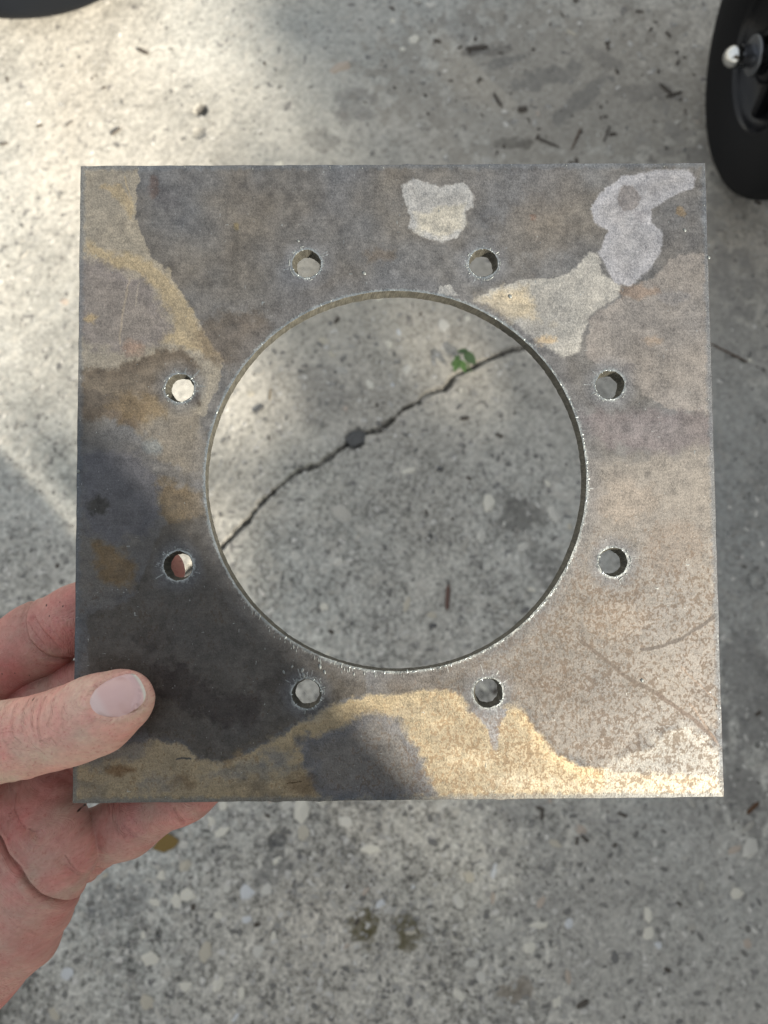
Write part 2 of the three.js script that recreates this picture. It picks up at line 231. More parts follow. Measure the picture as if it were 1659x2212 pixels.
  stain([[1190, 1690], [1330, 1680], [1430, 1690], [1500, 1720], [1180, 1735]], [184, 174, 152], 0.6, 2, 4);
  stain([[868, 400], [890, 385], [950, 402], [1000, 392], [1022, 418], [1020, 445], [1005, 456], [1003, 490], [985, 515], [950, 523], [915, 515], [880, 490], [887, 465], [870, 432]], [190, 190, 189], 0.78, 0.45, 0.6); stain([[900, 460], [1000, 440], [1000, 495], [950, 515], [900, 500]], [214, 204, 180], 0.6, 1.5, 2.5);
  stain([[1296, 415], [1340, 382], [1400, 368], [1485, 364], [1502, 382], [1496, 405], [1440, 430], [1402, 452], [1408, 480], [1430, 500], [1425, 545], [1400, 582], [1360, 618], [1325, 612], [1292, 545], [1312, 500], [1282, 482], [1274, 450]], [180, 181, 191], 0.78, 0.5, 0.6);
  oval(1356, 428, 24, 30, [122, 118, 120], 0.85, 0.5, 1); stain([[1360, 450], [1400, 460], [1395, 478], [1370, 475]], [150, 148, 155], 0.6, 1, 1);
  stain([[1018, 652], [1060, 622], [1130, 602], [1200, 602], [1240, 580], [1272, 545], [1290, 548], [1300, 592], [1340, 618], [1330, 642], [1272, 680], [1256, 730], [1250, 762], [1215, 773], [1170, 745], [1110, 700], [1060, 662]], [188, 185, 177], 0.78, 0.5, 0.6);
  stain([[1018, 652], [1080, 620], [1130, 620], [1160, 690], [1100, 690]], [210, 186, 142], 0.55, 2, 2.5); oval(1180, 735, 24, 10, [212, 172, 116], 0.6, 1); oval(1195, 700, 10, 7, [150, 146, 138], 0.7, 0.5);
  stain([[942, 640], [950, 618], [970, 614], [990, 640]], [205, 202, 194], 0.85, 0.2, 0.6);
  stain([[1272, 690], [1330, 645], [1420, 590], [1440, 560], [1540, 540], [1540, 890], [1440, 882], [1390, 852], [1340, 800], [1260, 770]], [146, 139, 135], 0.8, 0.6, 2);
  oval(1380, 630, 44, 16, [138, 114, 98], 0.6, 1); oval(1410, 735, 24, 10, [150, 126, 104], 0.55, 1, 2); oval(1450, 640, 40, 14, [122, 122, 128], 0.5, 1, 2); oval(1360, 790, 12, 8, [120, 116, 118], 0.7, 0.5);
  stain([[1250, 890], [1440, 890], [1540, 893], [1540, 960], [1430, 980], [1300, 960]], [124, 114, 118], 0.7, 2.5, 3);
  stain([[1250, 1000], [1440, 985], [1560, 960], [1580, 1600], [1480, 1545], [1380, 1600], [1280, 1655], [1210, 1625], [1150, 1550], [1100, 1500], [1010, 1450], [1100, 1400], [1200, 1280], [1250, 1130]], [143, 136, 129], 0.85, 3, 4);
  stain([[1015, 1530], [1053, 1525], [1095, 1530], [1078, 1570], [1070, 1622], [1062, 1622], [1050, 1575]], [140, 140, 146], 0.9, 0.5, 0.8);
  stain([[1300, 1560], [1420, 1500], [1500, 1560], [1400, 1590], [1310, 1600]], [142, 140, 138], 0.5, 2.5, 4);
  oval(360, 432, 26, 20, [84, 84, 90], 0.7, 1.5, 3); oval(1180, 400, 60, 60, [128, 122, 118], 0.4, 6, 6); oval(1150, 500, 80, 60, [132, 122, 112], 0.4, 6, 6); oval(510, 735, 90, 60, [104, 90, 76], 0.6, 3, 4);
  oval(510, 488, 5, 8, [150, 132, 90], 0.7, 0.4, 0.6); oval(1150, 470, 8, 8, [120, 92, 80], 0.6, 0.4, 0.8); oval(1470, 455, 10, 11, [140, 116, 84], 0.7, 0.6, 1); oval(820, 550, 30, 12, [118, 98, 78], 0.4, 2, 3); oval(330, 402, 10, 24, [100, 76, 70], 0.5, 1, 2);
  for (const [x, y, rx, ry, c, k] of [[335, 1695, 40, 16, [132, 132, 134], 0.5], [470, 1672, 46, 14, [138, 137, 136], 0.5], [600, 1640, 34, 18, [128, 129, 133], 0.5], [560, 1700, 50, 14, [126, 112, 92], 0.5], [400, 1690, 26, 12, [124, 94, 62], 0.5], [650, 1695, 30, 16, [120, 92, 62], 0.45], [520, 1640, 22, 10, [134, 100, 62], 0.45], [200, 1705, 30, 14, [118, 112, 104], 0.5], [250, 1440, 50, 30, [88, 78, 68], 0.5], [330, 1380, 34, 20, [72, 66, 64], 0.5], [620, 1480, 60, 26, [78, 72, 68], 0.5], [700, 1470, 40, 40, [92, 84, 74], 0.4], [300, 1330, 60, 30, [104, 97, 88], 0.4], [940, 1560, 40, 18, [214, 196, 158], 0.5], [1010, 1640, 60, 26, [216, 202, 170], 0.5], [1120, 1690, 70, 16, [214, 204, 180], 0.5], [900, 1470, 70, 20, [126, 112, 98], 0.5], [1000, 1440, 60, 24, [132, 118, 102], 0.4], [1350, 1080, 70, 50, [164, 148, 134], 0.4], [1450, 1180, 60, 60, [128, 112, 100], 0.4], [1180, 1470, 60, 40, [124, 112, 102], 0.4], [1330, 1340, 70, 40, [166, 152, 138], 0.4]]) oval(x, y, rx, ry, c, k, 2.5, 5);
  const scratches = [[[[1385, 1403], [1430, 1396], [1480, 1375], [1515, 1352], [1545, 1328]], 0.8, [86, 81, 78], 0.8], [[[1255, 1385], [1300, 1420], [1350, 1462], [1420, 1500]], 0.85, [90, 82, 76], 0.72], [[[1420, 1500], [1490, 1548], [1548, 1600]], 0.9, [92, 82, 76], 0.75], [[[1490, 1520], [1560, 1620]], 0.5, [124, 108, 96], 0.5], [[[1470, 1440], [1555, 1520]], 0.4, [124, 108, 96], 0.4], [[[380, 1640], [412, 1638]], 0.3, [60, 62, 70], 0.7], [[[620, 1692], [650, 1688]], 0.18, [70, 58, 44], 0.7], [[[280, 600], [262, 690], [258, 740]], 0.5, [150, 140, 126], 0.5], [[[300, 610], [292, 660]], 0.4, [160, 152, 140], 0.4], [[[270, 380], [284, 430]], 0.3, [176, 156, 120], 0.4]].map(([p, w, c, k]) => { const q = M(p), xs = q.map((v) => v[0]), ys = q.map((v) => v[1]); return [q, w, c, k, [Math.min(...xs) - 2, Math.max(...xs) + 2, Math.min(...ys) - 2, Math.max(...ys) + 2]]; });
  const rays = []; { const r = rng(66), pref = [[2.9, 0.5], [3.3, 3.9], [3.1, 3.5], [0.4, 5.0], [1.2, 5.2], [2.0, 1.2], [3.0, 5.6], [1.6, 0.3]]; holes.forEach(([hx, hy], i) => { for (let k = 0; k < 11; k++) { const a = pref[i][k % 2] + (r() + r() - 1) * 0.9, d0 = 4.9 + r() * 1.4, d1 = d0 + 0.4 + 3.2 * r() * r(), b = a + (r() - 0.5) * 0.06, p = [[hx + d0 * Math.cos(a), hy + d0 * Math.sin(a)], [hx + d1 * Math.cos(b), hy + d1 * Math.sin(b)]]; rays.push({ p, w: 0.10 + 0.14 * r(), k: 0.5 + 0.5 * r(), x0: Math.min(p[0][0], p[1][0]) - 0.4, x1: Math.max(p[0][0], p[1][0]) + 0.4, y0: Math.min(p[0][1], p[1][1]) - 0.4, y1: Math.max(p[0][1], p[1][1]) + 0.4 }); } }); for (let k = 0; k < 40; k++) { const a = -2.6 + 3.6 * r(), d0 = 61.2 + r() * 0.6, d1 = d0 + 0.3 + 1.6 * r() * r(), p = [[BIG[0] + d0 * Math.cos(a), BIG[1] + d0 * Math.sin(a)], [BIG[0] + d1 * Math.cos(a), BIG[1] + d1 * Math.sin(a)]]; rays.push({ p, w: 0.1 + 0.12 * r(), k: 0.4 + 0.5 * r(), x0: Math.min(p[0][0], p[1][0]) - 0.4, x1: Math.max(p[0][0], p[1][0]) + 0.4, y0: Math.min(p[0][1], p[1][1]) - 0.4, y1: Math.max(p[0][1], p[1][1]) + 0.4 }); } }
  const N = 1536, col = new Uint8Array(N * N * 4), rgh = new Uint8Array(N * N * 4), bmp = new Uint8Array(N * N * 4);
  for (let j = 0; j < N; j++) for (let i = 0; i < N; i++) {
    const x = ((i + 0.5) / N - 0.5) * 203, y = ((j + 0.5) / N - 0.5) * 203, o = (j * N + i) * 4;     // mm
    const n1 = fbm(x * 0.045 + 3, y * 0.045 + 7, 4), n2 = fbm(x * 0.35, y * 0.35, 4, 0.6), gr = vn(x * 5.1 + y * 1.5, y * 2.6 + 40), gr2 = vn(x * 3.0, y * 9.0 + 9), fine = vn(x * 8.7, y * 8.7);
    const wx = (fbm(x * 0.28 + 50, y * 0.28, 4, 0.6) - 0.5), wy = (fbm(x * 0.28, y * 0.28 + 80, 4, 0.6) - 0.5);
    const hx = vn(x * 0.9 + 15, y * 0.9) + 0.7 * vn(x * 2.2, y * 2.2 + 31) - 0.85, hy = vn(x * 0.9, y * 0.9 + 63) + 0.7 * vn(x * 2.2 + 77, y * 2.2) - 0.85;
    let r = 100 + 26 * (n1 - 0.5), g = 99 + 25 * (n1 - 0.5), b = 99 + 22 * (n1 - 0.5); const hue = fbm(x * 0.06 + 30, y * 0.06, 3) - 0.5; r += hue * 8; b -= hue * 12;
    for (const s of S) {
      if (x < s.x0 || x > s.x1 || y < s.y0 || y > s.y1) continue;
      const d = polySd(s.p, x + wx * s.wob * 1.3 + hx * Math.min(0.8, s.wob), y + wy * s.wob * 1.3 + hy * Math.min(0.8, s.wob)) + (n2 - 0.5) * s.soft * 2; if (d > s.soft) continue;
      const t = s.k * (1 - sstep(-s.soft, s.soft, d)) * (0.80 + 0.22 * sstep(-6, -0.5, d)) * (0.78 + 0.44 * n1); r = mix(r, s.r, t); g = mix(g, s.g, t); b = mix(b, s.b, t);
    }
    let light = (r + g + b) / 3, dark = 0;
    // rust specks: thick on the lower right, thinner elsewhere
    const right = sstep(10, 55, x - y * 0.45) * 0.9 + 0.1, low = sstep(12, -40, y), dens = clamp(0.03 + 0.85 * right * low + 0.12 * low + 0.42 * sstep(-15, -50, x + y * 0.35) * sstep(0, -40, y));
    const sp = vn(x * 1.30 + y * 0.6 + wx * 5 + 20, y * 1.05 - x * 0.68 + wy * 5) * 0.44 + vn(x * 2.7 - y * 1.2 + 61, y * 2.0 + x * 1.2 + 12) * 0.30 + n2 * 0.26, th = mix(0.86, 0.49, dens) + 0.10 * (n1 - 0.5);
    if (sp > th) { const t = sstep(th - 0.03, th + 0.17, sp) * mix(0.12, 0.56, dens); r = mix(r, r * 0.70 + 6, t); g = mix(g, g * 0.64 + 2, t); b = mix(b, b * 0.58, t); dark += t; }
    const bl = fbm(x * 0.5 + 90, y * 0.34 + 10, 4, 0.62); if (bl > 0.52) { const t = sstep(0.50, 0.82, bl) * 0.08; r *= 1 - t; g *= 1 - t * 1.02; b *= 1 - t * 0.98; }
    for (const [p, w, c, k, bx] of scratches) { if (x < bx[0] || x > bx[1] || y < bx[2] || y > bx[3]) continue; const d = lineD(p, x + wx, y + wy) + (n2 - 0.5) * 0.3; if (d < w) { const t = k * (1 - sstep(w * 0.4, w, d)); r = mix(r, c[0], t); g = mix(g, c[1], t); b = mix(b, c[2], t); } }
    // bluing where the torch cut
    let heat = 0, bare = 0; const dB = Math.abs(Math.hypot(x - BIG[0], y - BIG[1]) - 60.7); heat = Math.max(heat, 0.45 * (1 - sstep(1, 5 + 5 * n2, dB))); bare = Math.max(bare, 1 - sstep(0.3, 0.5 + 1.3 * vn(x * 1.6 + 5, y * 1.6), dB));
    for (const [hx, hy] of holes) { const d = Math.hypot(x - hx, y - hy) - 4.6; if (d > 10) continue; heat = Math.max(heat, 0.75 * (1 - sstep(0.5, 4 + 4 * n2, d))); bare = Math.max(bare, 1 - sstep(0.15, 0.3 + 1.5 * vn(x * 1.5 + 15, y * 1.5), d)); }
    r = mix(r, 104, heat * 0.7); g = mix(g, 107, heat * 0.7); b = mix(b, 114, heat * 0.7);
    const ed = 101.5 - Math.max(Math.abs(x), Math.abs(y)), eb = 1 - sstep(0.4, 1.2 + 2.2 * vn(x * 0.8, y * 0.8), ed); r = mix(r, 98, eb * 0.55); g = mix(g, 104, eb * 0.55); b = mix(b, 112, eb * 0.55); bare = Math.max(bare, 0.7 * sstep(0.72, 0.9, fbm(x * 1.7 + 7, y * 1.7, 2)) * (1 - sstep(0.3, 1.3, ed)));
    const tiny = vn(x * 1.1 + 300, y * 1.1 + 200); if (tiny > 0.965) bare = Math.max(bare, sstep(0.965, 0.985, tiny) * 0.9);
    for (const q of rays) { if (x < q.x0 || x > q.x1 || y < q.y0 || y > q.y1) continue; const d = lineD(q.p, x, y); if (d < q.w) bare = Math.max(bare, q.k * (1 - sstep(q.w * 0.4, q.w, d)) * (0.5 + gr)); }
    r = mix(r, 176, bare * 0.75); g = mix(g, 182, bare * 0.75); b = mix(b, 182, bare * 0.75);
    const st = vn(x * 0.5 + y * 0.12, y * 4.6 - x * 0.5) + vn(x * 0.22, y * 1.9 + 33) - 1, k = 1 + 0.055 * st + 0.18 * (gr - 0.5) + 0.12 * (gr2 - 0.5) + 0.22 * (fine - 0.5) + mix(0.40, 0.14, sstep(75, 140, light)) * (n2 - 0.5); r *= k; g *= k; b *= k;
    col[o] = clamp(r, 0, 255); col[o + 1] = clamp(g, 0, 255); col[o + 2] = clamp(b, 0, 255); col[o + 3] = 255;
    const met = clamp(0.80 + 0.15 * (light - 130) / 80 + 0.3 * bare - 0.35 * dark); rgh[o] = 0; rgh[o + 1] = 255 * clamp(0.565 - 0.06 * (light - 120) / 80 + 0.22 * dark + 0.2 * (n2 - 0.5) + 0.16 * (gr - 0.5) - 0.15 * bare, 0.28, 0.9); rgh[o + 2] = 255 * met; rgh[o + 3] = 255;
    const hgt = 0.5 + 0.22 * (n2 - 0.5) + 0.2 * (gr - 0.5) + 0.12 * (fine - 0.5) + 0.35 * bare * vn(x * 2.2, y * 2.2) - 0.1 * dark; bmp[o] = bmp[o + 1] = bmp[o + 2] = 255 * clamp(hgt); bmp[o + 3] = 255;
  }
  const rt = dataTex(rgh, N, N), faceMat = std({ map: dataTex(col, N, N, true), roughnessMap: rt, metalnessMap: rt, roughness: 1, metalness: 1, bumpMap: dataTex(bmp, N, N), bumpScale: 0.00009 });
  const cutMat = (() => {                                // torch-cut walls: fine drag lines across the thickness
    const w = 512, h = 64, a = new Uint8Array(w * h * 4), bb = new Uint8Array(w * h * 4);
    for (let j = 0; j < h; j++) for (let i = 0; i < w; i++) { const o = (j * w + i) * 4, n = fbm(i * 0.03, j * 0.05, 3), l = vn(i * 0.35 + j * 0.12, j * 0.03); const k = 0.75 + 0.4 * n + 0.3 * (l - 0.5); a[o] = 94 * k; a[o + 1] = 92 * k; a[o + 2] = 84 * k; a[o + 3] = 255; bb[o] = bb[o + 1] = bb[o + 2] = 255 * clamp(0.3 + l * 0.6); bb[o + 3] = 255; }
    const A = dataTex(a, w, h, true), B = dataTex(bb, w, h); for (const t of [A, B]) t.wrapS = t.wrapT = THREE.RepeatWrapping;
    return std({ map: A, bumpMap: B, bumpScale: 0.0002, roughness: 0.6, metalness: 0.4 });
  })();
  const bareMat = std({ color: lin(0.46, 0.50, 0.50), roughness: 0.42, metalness: 0.9 }), slagMat = std({ color: lin(0.20, 0.215, 0.215), roughness: 0.55, metalness: 0.6 });

  const plate = new THREE.Group(); plate.position.copy(plateP); plate.quaternion.copy(plateQ);
  // outlines of the face and of the back
  const rim = (cx, cy, R, n, seed, amp) => { const p = []; for (let i = 0; i < n; i++) { const a = i / n * Math.PI * 2, c = Math.cos(a), s = Math.sin(a), k = R + amp * ((fbm(c * 2.2 + seed, s * 2.2 + seed * 3, 3) - 0.5) * 2 + 0.6 * (vn(c * R * 1500 + seed, s * R * 1500) - 0.5)); p.push(new THREE.Vector2(cx + k * c, cy + k * s)); } return p; };
  const edge = () => { const p = [], n = 90, r = rng(5); for (let s = 0; s < 4; s++) for (let i = 0; i < n; i++) { const t = i / n * 2 - 1, j = i ? (vn(i * 0.7 + s * 50, 3) - 0.5) * 0.00022 + (r() > 0.985 ? 0.0004 : 0) : 0, q = HALF + j, v = [[t * HALF, -q], [q, t * HALF], [-t * HALF, q], [-q, -t * HALF]][s]; p.push(new THREE.Vector2(...v)); } return p; };
  const outline = edge(), rings = [], BX = BIG[0] / 1000, BY = BIG[1] / 1000;
  rings.push([rim(BX, BY, RB, 420, 3, 0.00025), rim(BX - 0.0002, BY - 0.0001, RB - 0.0004, 420, 8, 0.0004)]);
  holes.forEach(([x, y], i) => { const cx = x / 1000, cy = y / 1000; rings.push([rim(cx, cy, 0.00462, 56, 11 + i * 7, 0.00028), rim(cx + 0.0001 * Math.cos(i * 2), cy + 0.0001 * Math.sin(i * 2), 0.00372, 56, 12 + i * 7, 0.0004)]); });
  function face(which, z) {
    const g = new THREE.ShapeGeometry((() => { const s = new THREE.Shape(outline); for (const r of rings) s.holes.push(new THREE.Path(r[which].slice().reverse())); return s; })());
    const p = g.attributes.position, uv = g.attributes.uv; for (let i = 0; i < p.count; i++) { uv.setXY(i, p.getX(i) / SIDE + 0.5, p.getY(i) / SIDE + 0.5); p.setZ(i, z); }
    if (which) { const ix = g.index.array; for (let i = 0; i < ix.length; i += 3) { const t = ix[i]; ix[i] = ix[i + 1]; ix[i + 1] = t; } for (let i = 0; i < p.count; i++) g.attributes.normal.setXYZ(i, 0, 0, -1); }
    return g;
  }
  function wall(loops, flip) {                           // loops: [ring, z] from front to back
    const n = loops[0][0].length, pos = [], uv = [], ix = [];
    loops.forEach(([ring, z]) => { for (let i = 0; i <= n; i++) { const q = ring[i % n]; pos.push(q.x, q.y, z); uv.push(i * 6 / n * Math.max(1, Math.round(n / 60)) * 0.5, z / 0.006); } });
    for (let l = 0; l + 1 < loops.length; l++) for (let i = 0; i < n; i++) { const a = l * (n + 1) + i, b = a + 1, c = a + n + 1, d = c + 1; flip ? ix.push(a, b, c, b, d, c) : ix.push(a, c, b, b, c, d); }
    const g = new THREE.BufferGeometry(); g.setAttribute('position', new THREE.Float32BufferAttribute(pos, 3)); g.setAttribute('uv', new THREE.Float32BufferAttribute(uv, 2)); g.setIndex(ix); g.computeVertexNormals(); return g;
  }
  const ch = 0.00022, grown = (ring, cx, cy, k) => ring.map((p) => { const d = Math.hypot(p.x - cx, p.y - cy); return new THREE.Vector2(cx + (p.x - cx) * (1 + k / d), cy + (p.y - cy) * (1 + k / d)); });
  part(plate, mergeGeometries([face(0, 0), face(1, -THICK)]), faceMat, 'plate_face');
  part(plate, wall([[outline, 0], [outline.map((p) => p.clone().multiplyScalar(1.0012)), -ch], [outline, -THICK]], false), cutMat, 'plate_edge');
  rings.forEach(([a, b], i) => {
    const c = i ? holes[i - 1].map((v) => v / 1000) : [BX, BY], mid = a.map((p, k) => p.clone().lerp(b[k], 0.25));
    part(plate, wall([[a, 0], [grown(a, c[0], c[1], -0.00018), -ch], [grown(mid, c[0], c[1], 0.0001 * Math.sin(i)), -THICK * 0.45], [b, -THICK]], true), cutMat, i ? 'bolt_hole_wall' : 'centre_hole_wall');
  });
  // burr: an uneven bead along each cut rim, and slag spatter round it
  const bead = (cx, cy, R, n, seed, size, keep) => {
    const geos = [], r = rng(seed);
    for (let i = 0; i < n; i++) {
      const a = (i + r() * 0.8) / n * Math.PI * 2; const w = keep(a); if (r() > w) continue;
      const s = size * (0.45 + r() * 0.9), g = new THREE.IcosahedronGeometry(1, 1), p = g.attributes.position; const e = 1 + r() * 1.6, tang = r() < 0.55;
      const k1 = r() * 9; for (let q = 0; q < p.count; q++) { const x = p.getX(q), y = p.getY(q), z = p.getZ(q), k = 0.75 + 0.5 * vn(x * 1.7 + k1, y * 1.7 + z); p.setXYZ(q, x * k, y * k, z * k); }
      g.scale(s * (tang ? 0.7 : e), s * (tang ? e : 0.7), s * 0.5); g.rotateZ(a + (r() - 0.5) * 0.5); g.translate(cx + (R + (r() - 0.25) * size * 1.6) * Math.cos(a), cy + (R + (r() - 0.25) * size * 1.6) * Math.sin(a), s * 0.12); g.deleteAttribute('uv'); geos.push(mergeVertices(g.deleteAttribute('normal')));
    }
    const m = mergeGeometries(geos); m.computeVertexNormals(); return m;
  };
  const wob = (a, s) => 0.35 + 0.65 * vn(Math.cos(a) * 3 + s, Math.sin(a) * 3 + s);
  let o = part(plate, bead(BX, BY, RB + 0.0003, 460, 21, 0.00024, (a) => wob(a, 2) ** 2 * (0.12 + 0.88 * sstep(-0.2, 0.7, Math.cos(a + 0.5)))), bareMat, 'burr'); o.userData.kind = 'stuff';
  o = part(plate, mergeGeometries(holes.map(([x, y], i) => bead(x / 1000, y / 1000, 0.0047, 44, 31 + i, 0.0002, (a) => wob(a, i * 9) ** 2.4))), bareMat, 'burr'); o.userData.kind = 'stuff';
  o = part(plate, mergeGeometries(holes.map(([x, y], i) => bead(x / 1000, y / 1000, 0.0055, 40, 51 + i, 0.00027, (a) => wob(a, i * 5) * (Math.cos(a - 2.6 - i) > 0.1 ? 0.75 : 0.12)))), slagMat, 'slag_spatter'); o.userData.kind = 'stuff';
  { // spatter hanging below the lower left of the big hole, and strays over the face
    const r = rng(77), geos = []; const blob = (x, y, s, e, a) => { const g = new THREE.IcosahedronGeometry(1, 1); g.deleteAttribute('uv'); g.deleteAttribute('normal'); g.scale(s / e, s * e, s * 0.5); g.rotateZ(a); g.translate(x, y, s * 0.1); geos.push(mergeVertices(g)); };
    for (let k = 0; k < 34; k++) { const a = Math.PI * (1.2 + 0.27 * r()), d = RB + 0.0006 + 0.0022 * r() * r(); blob(BX + d * Math.cos(a), BY + d * Math.sin(a) - r() * 0.001, 0.00018 + r() * 0.0003, 1.3 + r(), (r() - 0.5) * 0.4); }
    for (const [px, py] of [[630, 1440], [652, 1448], [655, 1460], [690, 1440], [640, 1470], [612, 1452], [700, 1452], [560, 1330], [600, 1350]]) { const [x, y] = pm(px, py); blob(x / 1000, y / 1000, 0.0004 + r() * 0.0004, 1.3, r() - 0.5); }
    for (const [px, py] of [[1530, 556], [1386, 1470], [1478, 497], [643, 520], [785, 590], [170, 1018], [1100, 640]]) { const [x, y] = pm(px, py); blob(x / 1000, y / 1000, 0.0004 + r() * 0.0003, 1.1, r()); }
    for (let k = 0; k < 45; k++) blob((r() - 0.5) * 0.2, (r() < 0.5 ? -1 : 1) * 0.1005 + (r() - 0.5) * 0.0012, 0.0001 + r() * 0.00016, 1.2, r());
    for (let k = 0; k < 55; k++) blob((r() < 0.6 ? 1 : -1) * 0.1007 + (r() - 0.5) * 0.001, (r() - 0.5) * 0.2, 0.0001 + r() * 0.00016, 1.2, r());
    const keep = geos.filter((g) => { g.computeBoundingSphere(); const c = g.boundingSphere.center; return Math.hypot(c.x - BX, c.y - BY) > RB + 0.0002 && !holes.some(([x, y]) => Math.hypot(c.x - x / 1000, c.y - y / 1000) < 0.0049); });
    const m = mergeGeometries(keep); m.computeVertexNormals(); o = part(plate, m, slagMat, 'slag_spatter'); o.userData.kind = 'stuff';
  }
  thing(plate, 'steel_plate', 'square stained steel plate with a large round cutout and eight bolt holes', 'plate');
}

// ---------------------------------------------------------------- hand (in the plate's axes, millimetres while it is shaped)
{
  const inv = PLATE_ROT.clone().invert();
  const eye = PLATE_POS.clone().multiplyScalar(-1).applyQuaternion(inv).multiplyScalar(1000);
  const P = (px, py, z) => { const d = V((px - 829.5) / 1661, (1106 - py) / 1661, -1).applyQuaternion(inv); return eye.clone().addScaledVector(d, (z - eye.z) / d.z); };
  // bones: chains of [photo x, photo y, z mm, radius mm]
  const chain = (...a) => { const s = []; for (let i = 1; i < a.length; i++) { const p = P(...a[i - 1]), q = P(...a[i]); s.push([p.x, p.y, p.z, a[i - 1][3], q.x, q.y, q.z, a[i][3]]); } return s; };
  const index = chain([-190, 1525, -14, 12.5], [-40, 1446, -17, 11.6], [80, 1380, -18.5, 11.4], [165, 1334, -17.5, 10.2], [262, 1283, -15.5, 9.4], [345, 1236, -14.6, 8.4]);
  const middle = chain([-190, 1665, -22, 12], [0, 1580, -24, 11], [95, 1532, -24, 10.8], [300, 1432, -17.5, 9.4], [420, 1375, -15, 8]);
  const ring = chain([-120, 1745, -24, 11], [110, 1655, -25, 10.2], [300, 1585, -18, 9], [400, 1545, -15, 7.8]);
  const little = chain([60, 1872, -24, 10.5], [160, 1832, -24, 10.6], [275, 1783, -22, 9.6], [400, 1712, -18, 8.5], [495, 1655, -14.8, 7.4]);
  const thumb = chain([-330, 1880, -8, 17], [-150, 1665, 6, 13], [-20, 1606, 10.6, 11.0], [60, 1592, 11, 10.6], [150, 1567, 11, 10.9], [215, 1541, 10.3, 10.6], [268, 1511, 9.2, 9.0]);
  const palm = [...chain([112, 1842, -12, 12.4], [33, 1990, -14, 14.2], [-75, 2080, -16, 16.5], [-330, 2260, -18, 21]), ...chain([76, 1740, -15, 10.5], [112, 1842, -12, 12.4]), ...chain([88, 1735, -18, 11.5], [-60, 1880, -15, 15], [-260, 2120, -16, 22]),
    ...chain([0, 1745, -17, 12.5], [-150, 1920, -14, 17], [-260, 2120, -16, 22]), ...chain([-190, 1665, -18, 14], [-300, 2000, -12, 20]), ...chain([-190, 1525, -13, 13], [-330, 1880, -8, 17], [-330, 2190, -18, 24], [-560, 2440, -22, 26], [-760, 2640, -24, 29]), ...chain([45, 1905, -14, 13], [-120, 2010, -14, 17])];
  const cap = (s, x, y, z) => { const ex = s[4] - s[0], ey = s[5] - s[1], ez = s[6] - s[2], wx = x - s[0], wy = y - s[1], wz = z - s[2], t = clamp((wx * ex + wy * ey + wz * ez) / (ex * ex + ey * ey + ez * ez)), a = wx - ex * t, b = wy - ey * t, c = wz - ez * t; return Math.sqrt(a * a + b * b + c * c) - (s[3] + (s[7] - s[3]) * t); };
  const smin = (a, b, k) => { const h = Math.max(k - Math.abs(a - b), 0) / k; return Math.min(a, b) - h * h * k * 0.25; };
  const bones = (list, x, y, z, k) => { let d = 1e3; for (const s of list) d = smin(d, cap(s, x, y, z), k); return d; };
  // creases: [points, width mm, depth mm, least z]
  const C = (pts, z, w, dp, zmin) => ({ p: pts.map(([a, b]) => { const q = P(a, b, z); return [q.x, q.y]; }), w, dp, zmin });
  const creases = [
    C([[48, 1300], [50, 1318], [55, 1345], [67, 1379], [87, 1406], [108, 1423], [130, 1426]], -9, 0.8, 0.75, -20), C([[75, 1335], [94, 1359], [116, 1384], [128, 1406]], -9, 0.8, 0.45, -20), C([[62, 1345], [80, 1368], [100, 1395]], -9, 0.6, 0.3, -20),
    C([[-40, 1775], [0, 1812], [23, 1843], [55, 1866], [78, 1898], [95, 1924], [121, 1950], [145, 1985]], -2, 0.95, 2.6, -26), C([[144, 1846], [161, 1884], [173, 1910], [190, 1940]], -4, 0.9, 0.9, -22), C([[32, 1717], [35, 1745], [58, 1777], [92, 1791]], -5, 1.4, 1.0, -20),
    C([[112, 1655], [122, 1678], [135, 1696], [160, 1712]], -7, 1.2, 1.1, -22), C([[58, 1700], [101, 1728], [150, 1732]], -6, 1.3, 0.7, -22), C([[10, 1760], [40, 1800], [85, 1850], [108, 1860]], -5, 1.8, 0.6, -20), C([[75, 2010], [98, 2045], [110, 2085]], -4, 2.4, 0.9, -22),
    C([[237, 1735], [242, 1755], [252, 1780], [274, 1803]], -11, 0.9, 0.6, -22), C([[256, 1745], [265, 1772], [290, 1802]], -11, 0.8, 0.5, -22), C([[380, 1740], [390, 1762], [396, 1775]], -11, 0.7, 0.5, -22),
  ];
  const bulges = [[P(60, 1800, -6), 7, 1.2], [P(70, 1750, -6), 5, 0.8], [P(100, 1890, -4), 8, 1.0], [P(20, 1950, -2), 14, 1.6], [P(150, 1590, 20), 9, 0.5], [P(200, 1600, 12), 7, 0.6]];
  // the nail: frame on the thumb
  const nailC = P(250, 1500, 18.6), nU = P(296, 1470, 17.4).sub(P(205, 1526, 19.2)).normalize(), nW = V(-0.16, 0.32, 0.93).normalize(); nW.addScaledVector(nU, -nW.dot(nU)).normalize(); const nV = nW.clone().cross(nU).normalize();
  const NL = 7.2, NH = 5.7;
  const nailEnd = (v, u) => u < 0 ? 1 - 0.36 * Math.min(1, Math.abs(v)) ** 2.2 : 1 - 0.20 * Math.min(1, Math.abs(v)) ** 2.4, nailSide = (u) => u < 0 ? 1 - 0.10 * Math.abs(u) ** 2 : 1 - 0.07 * Math.abs(u) ** 3, nailQ = (u, v) => { const a = Math.abs(u) / nailEnd(v, u), b = Math.abs(v) / nailSide(u); return Math.pow(a ** 7 + b ** 7, 1 / 7); };
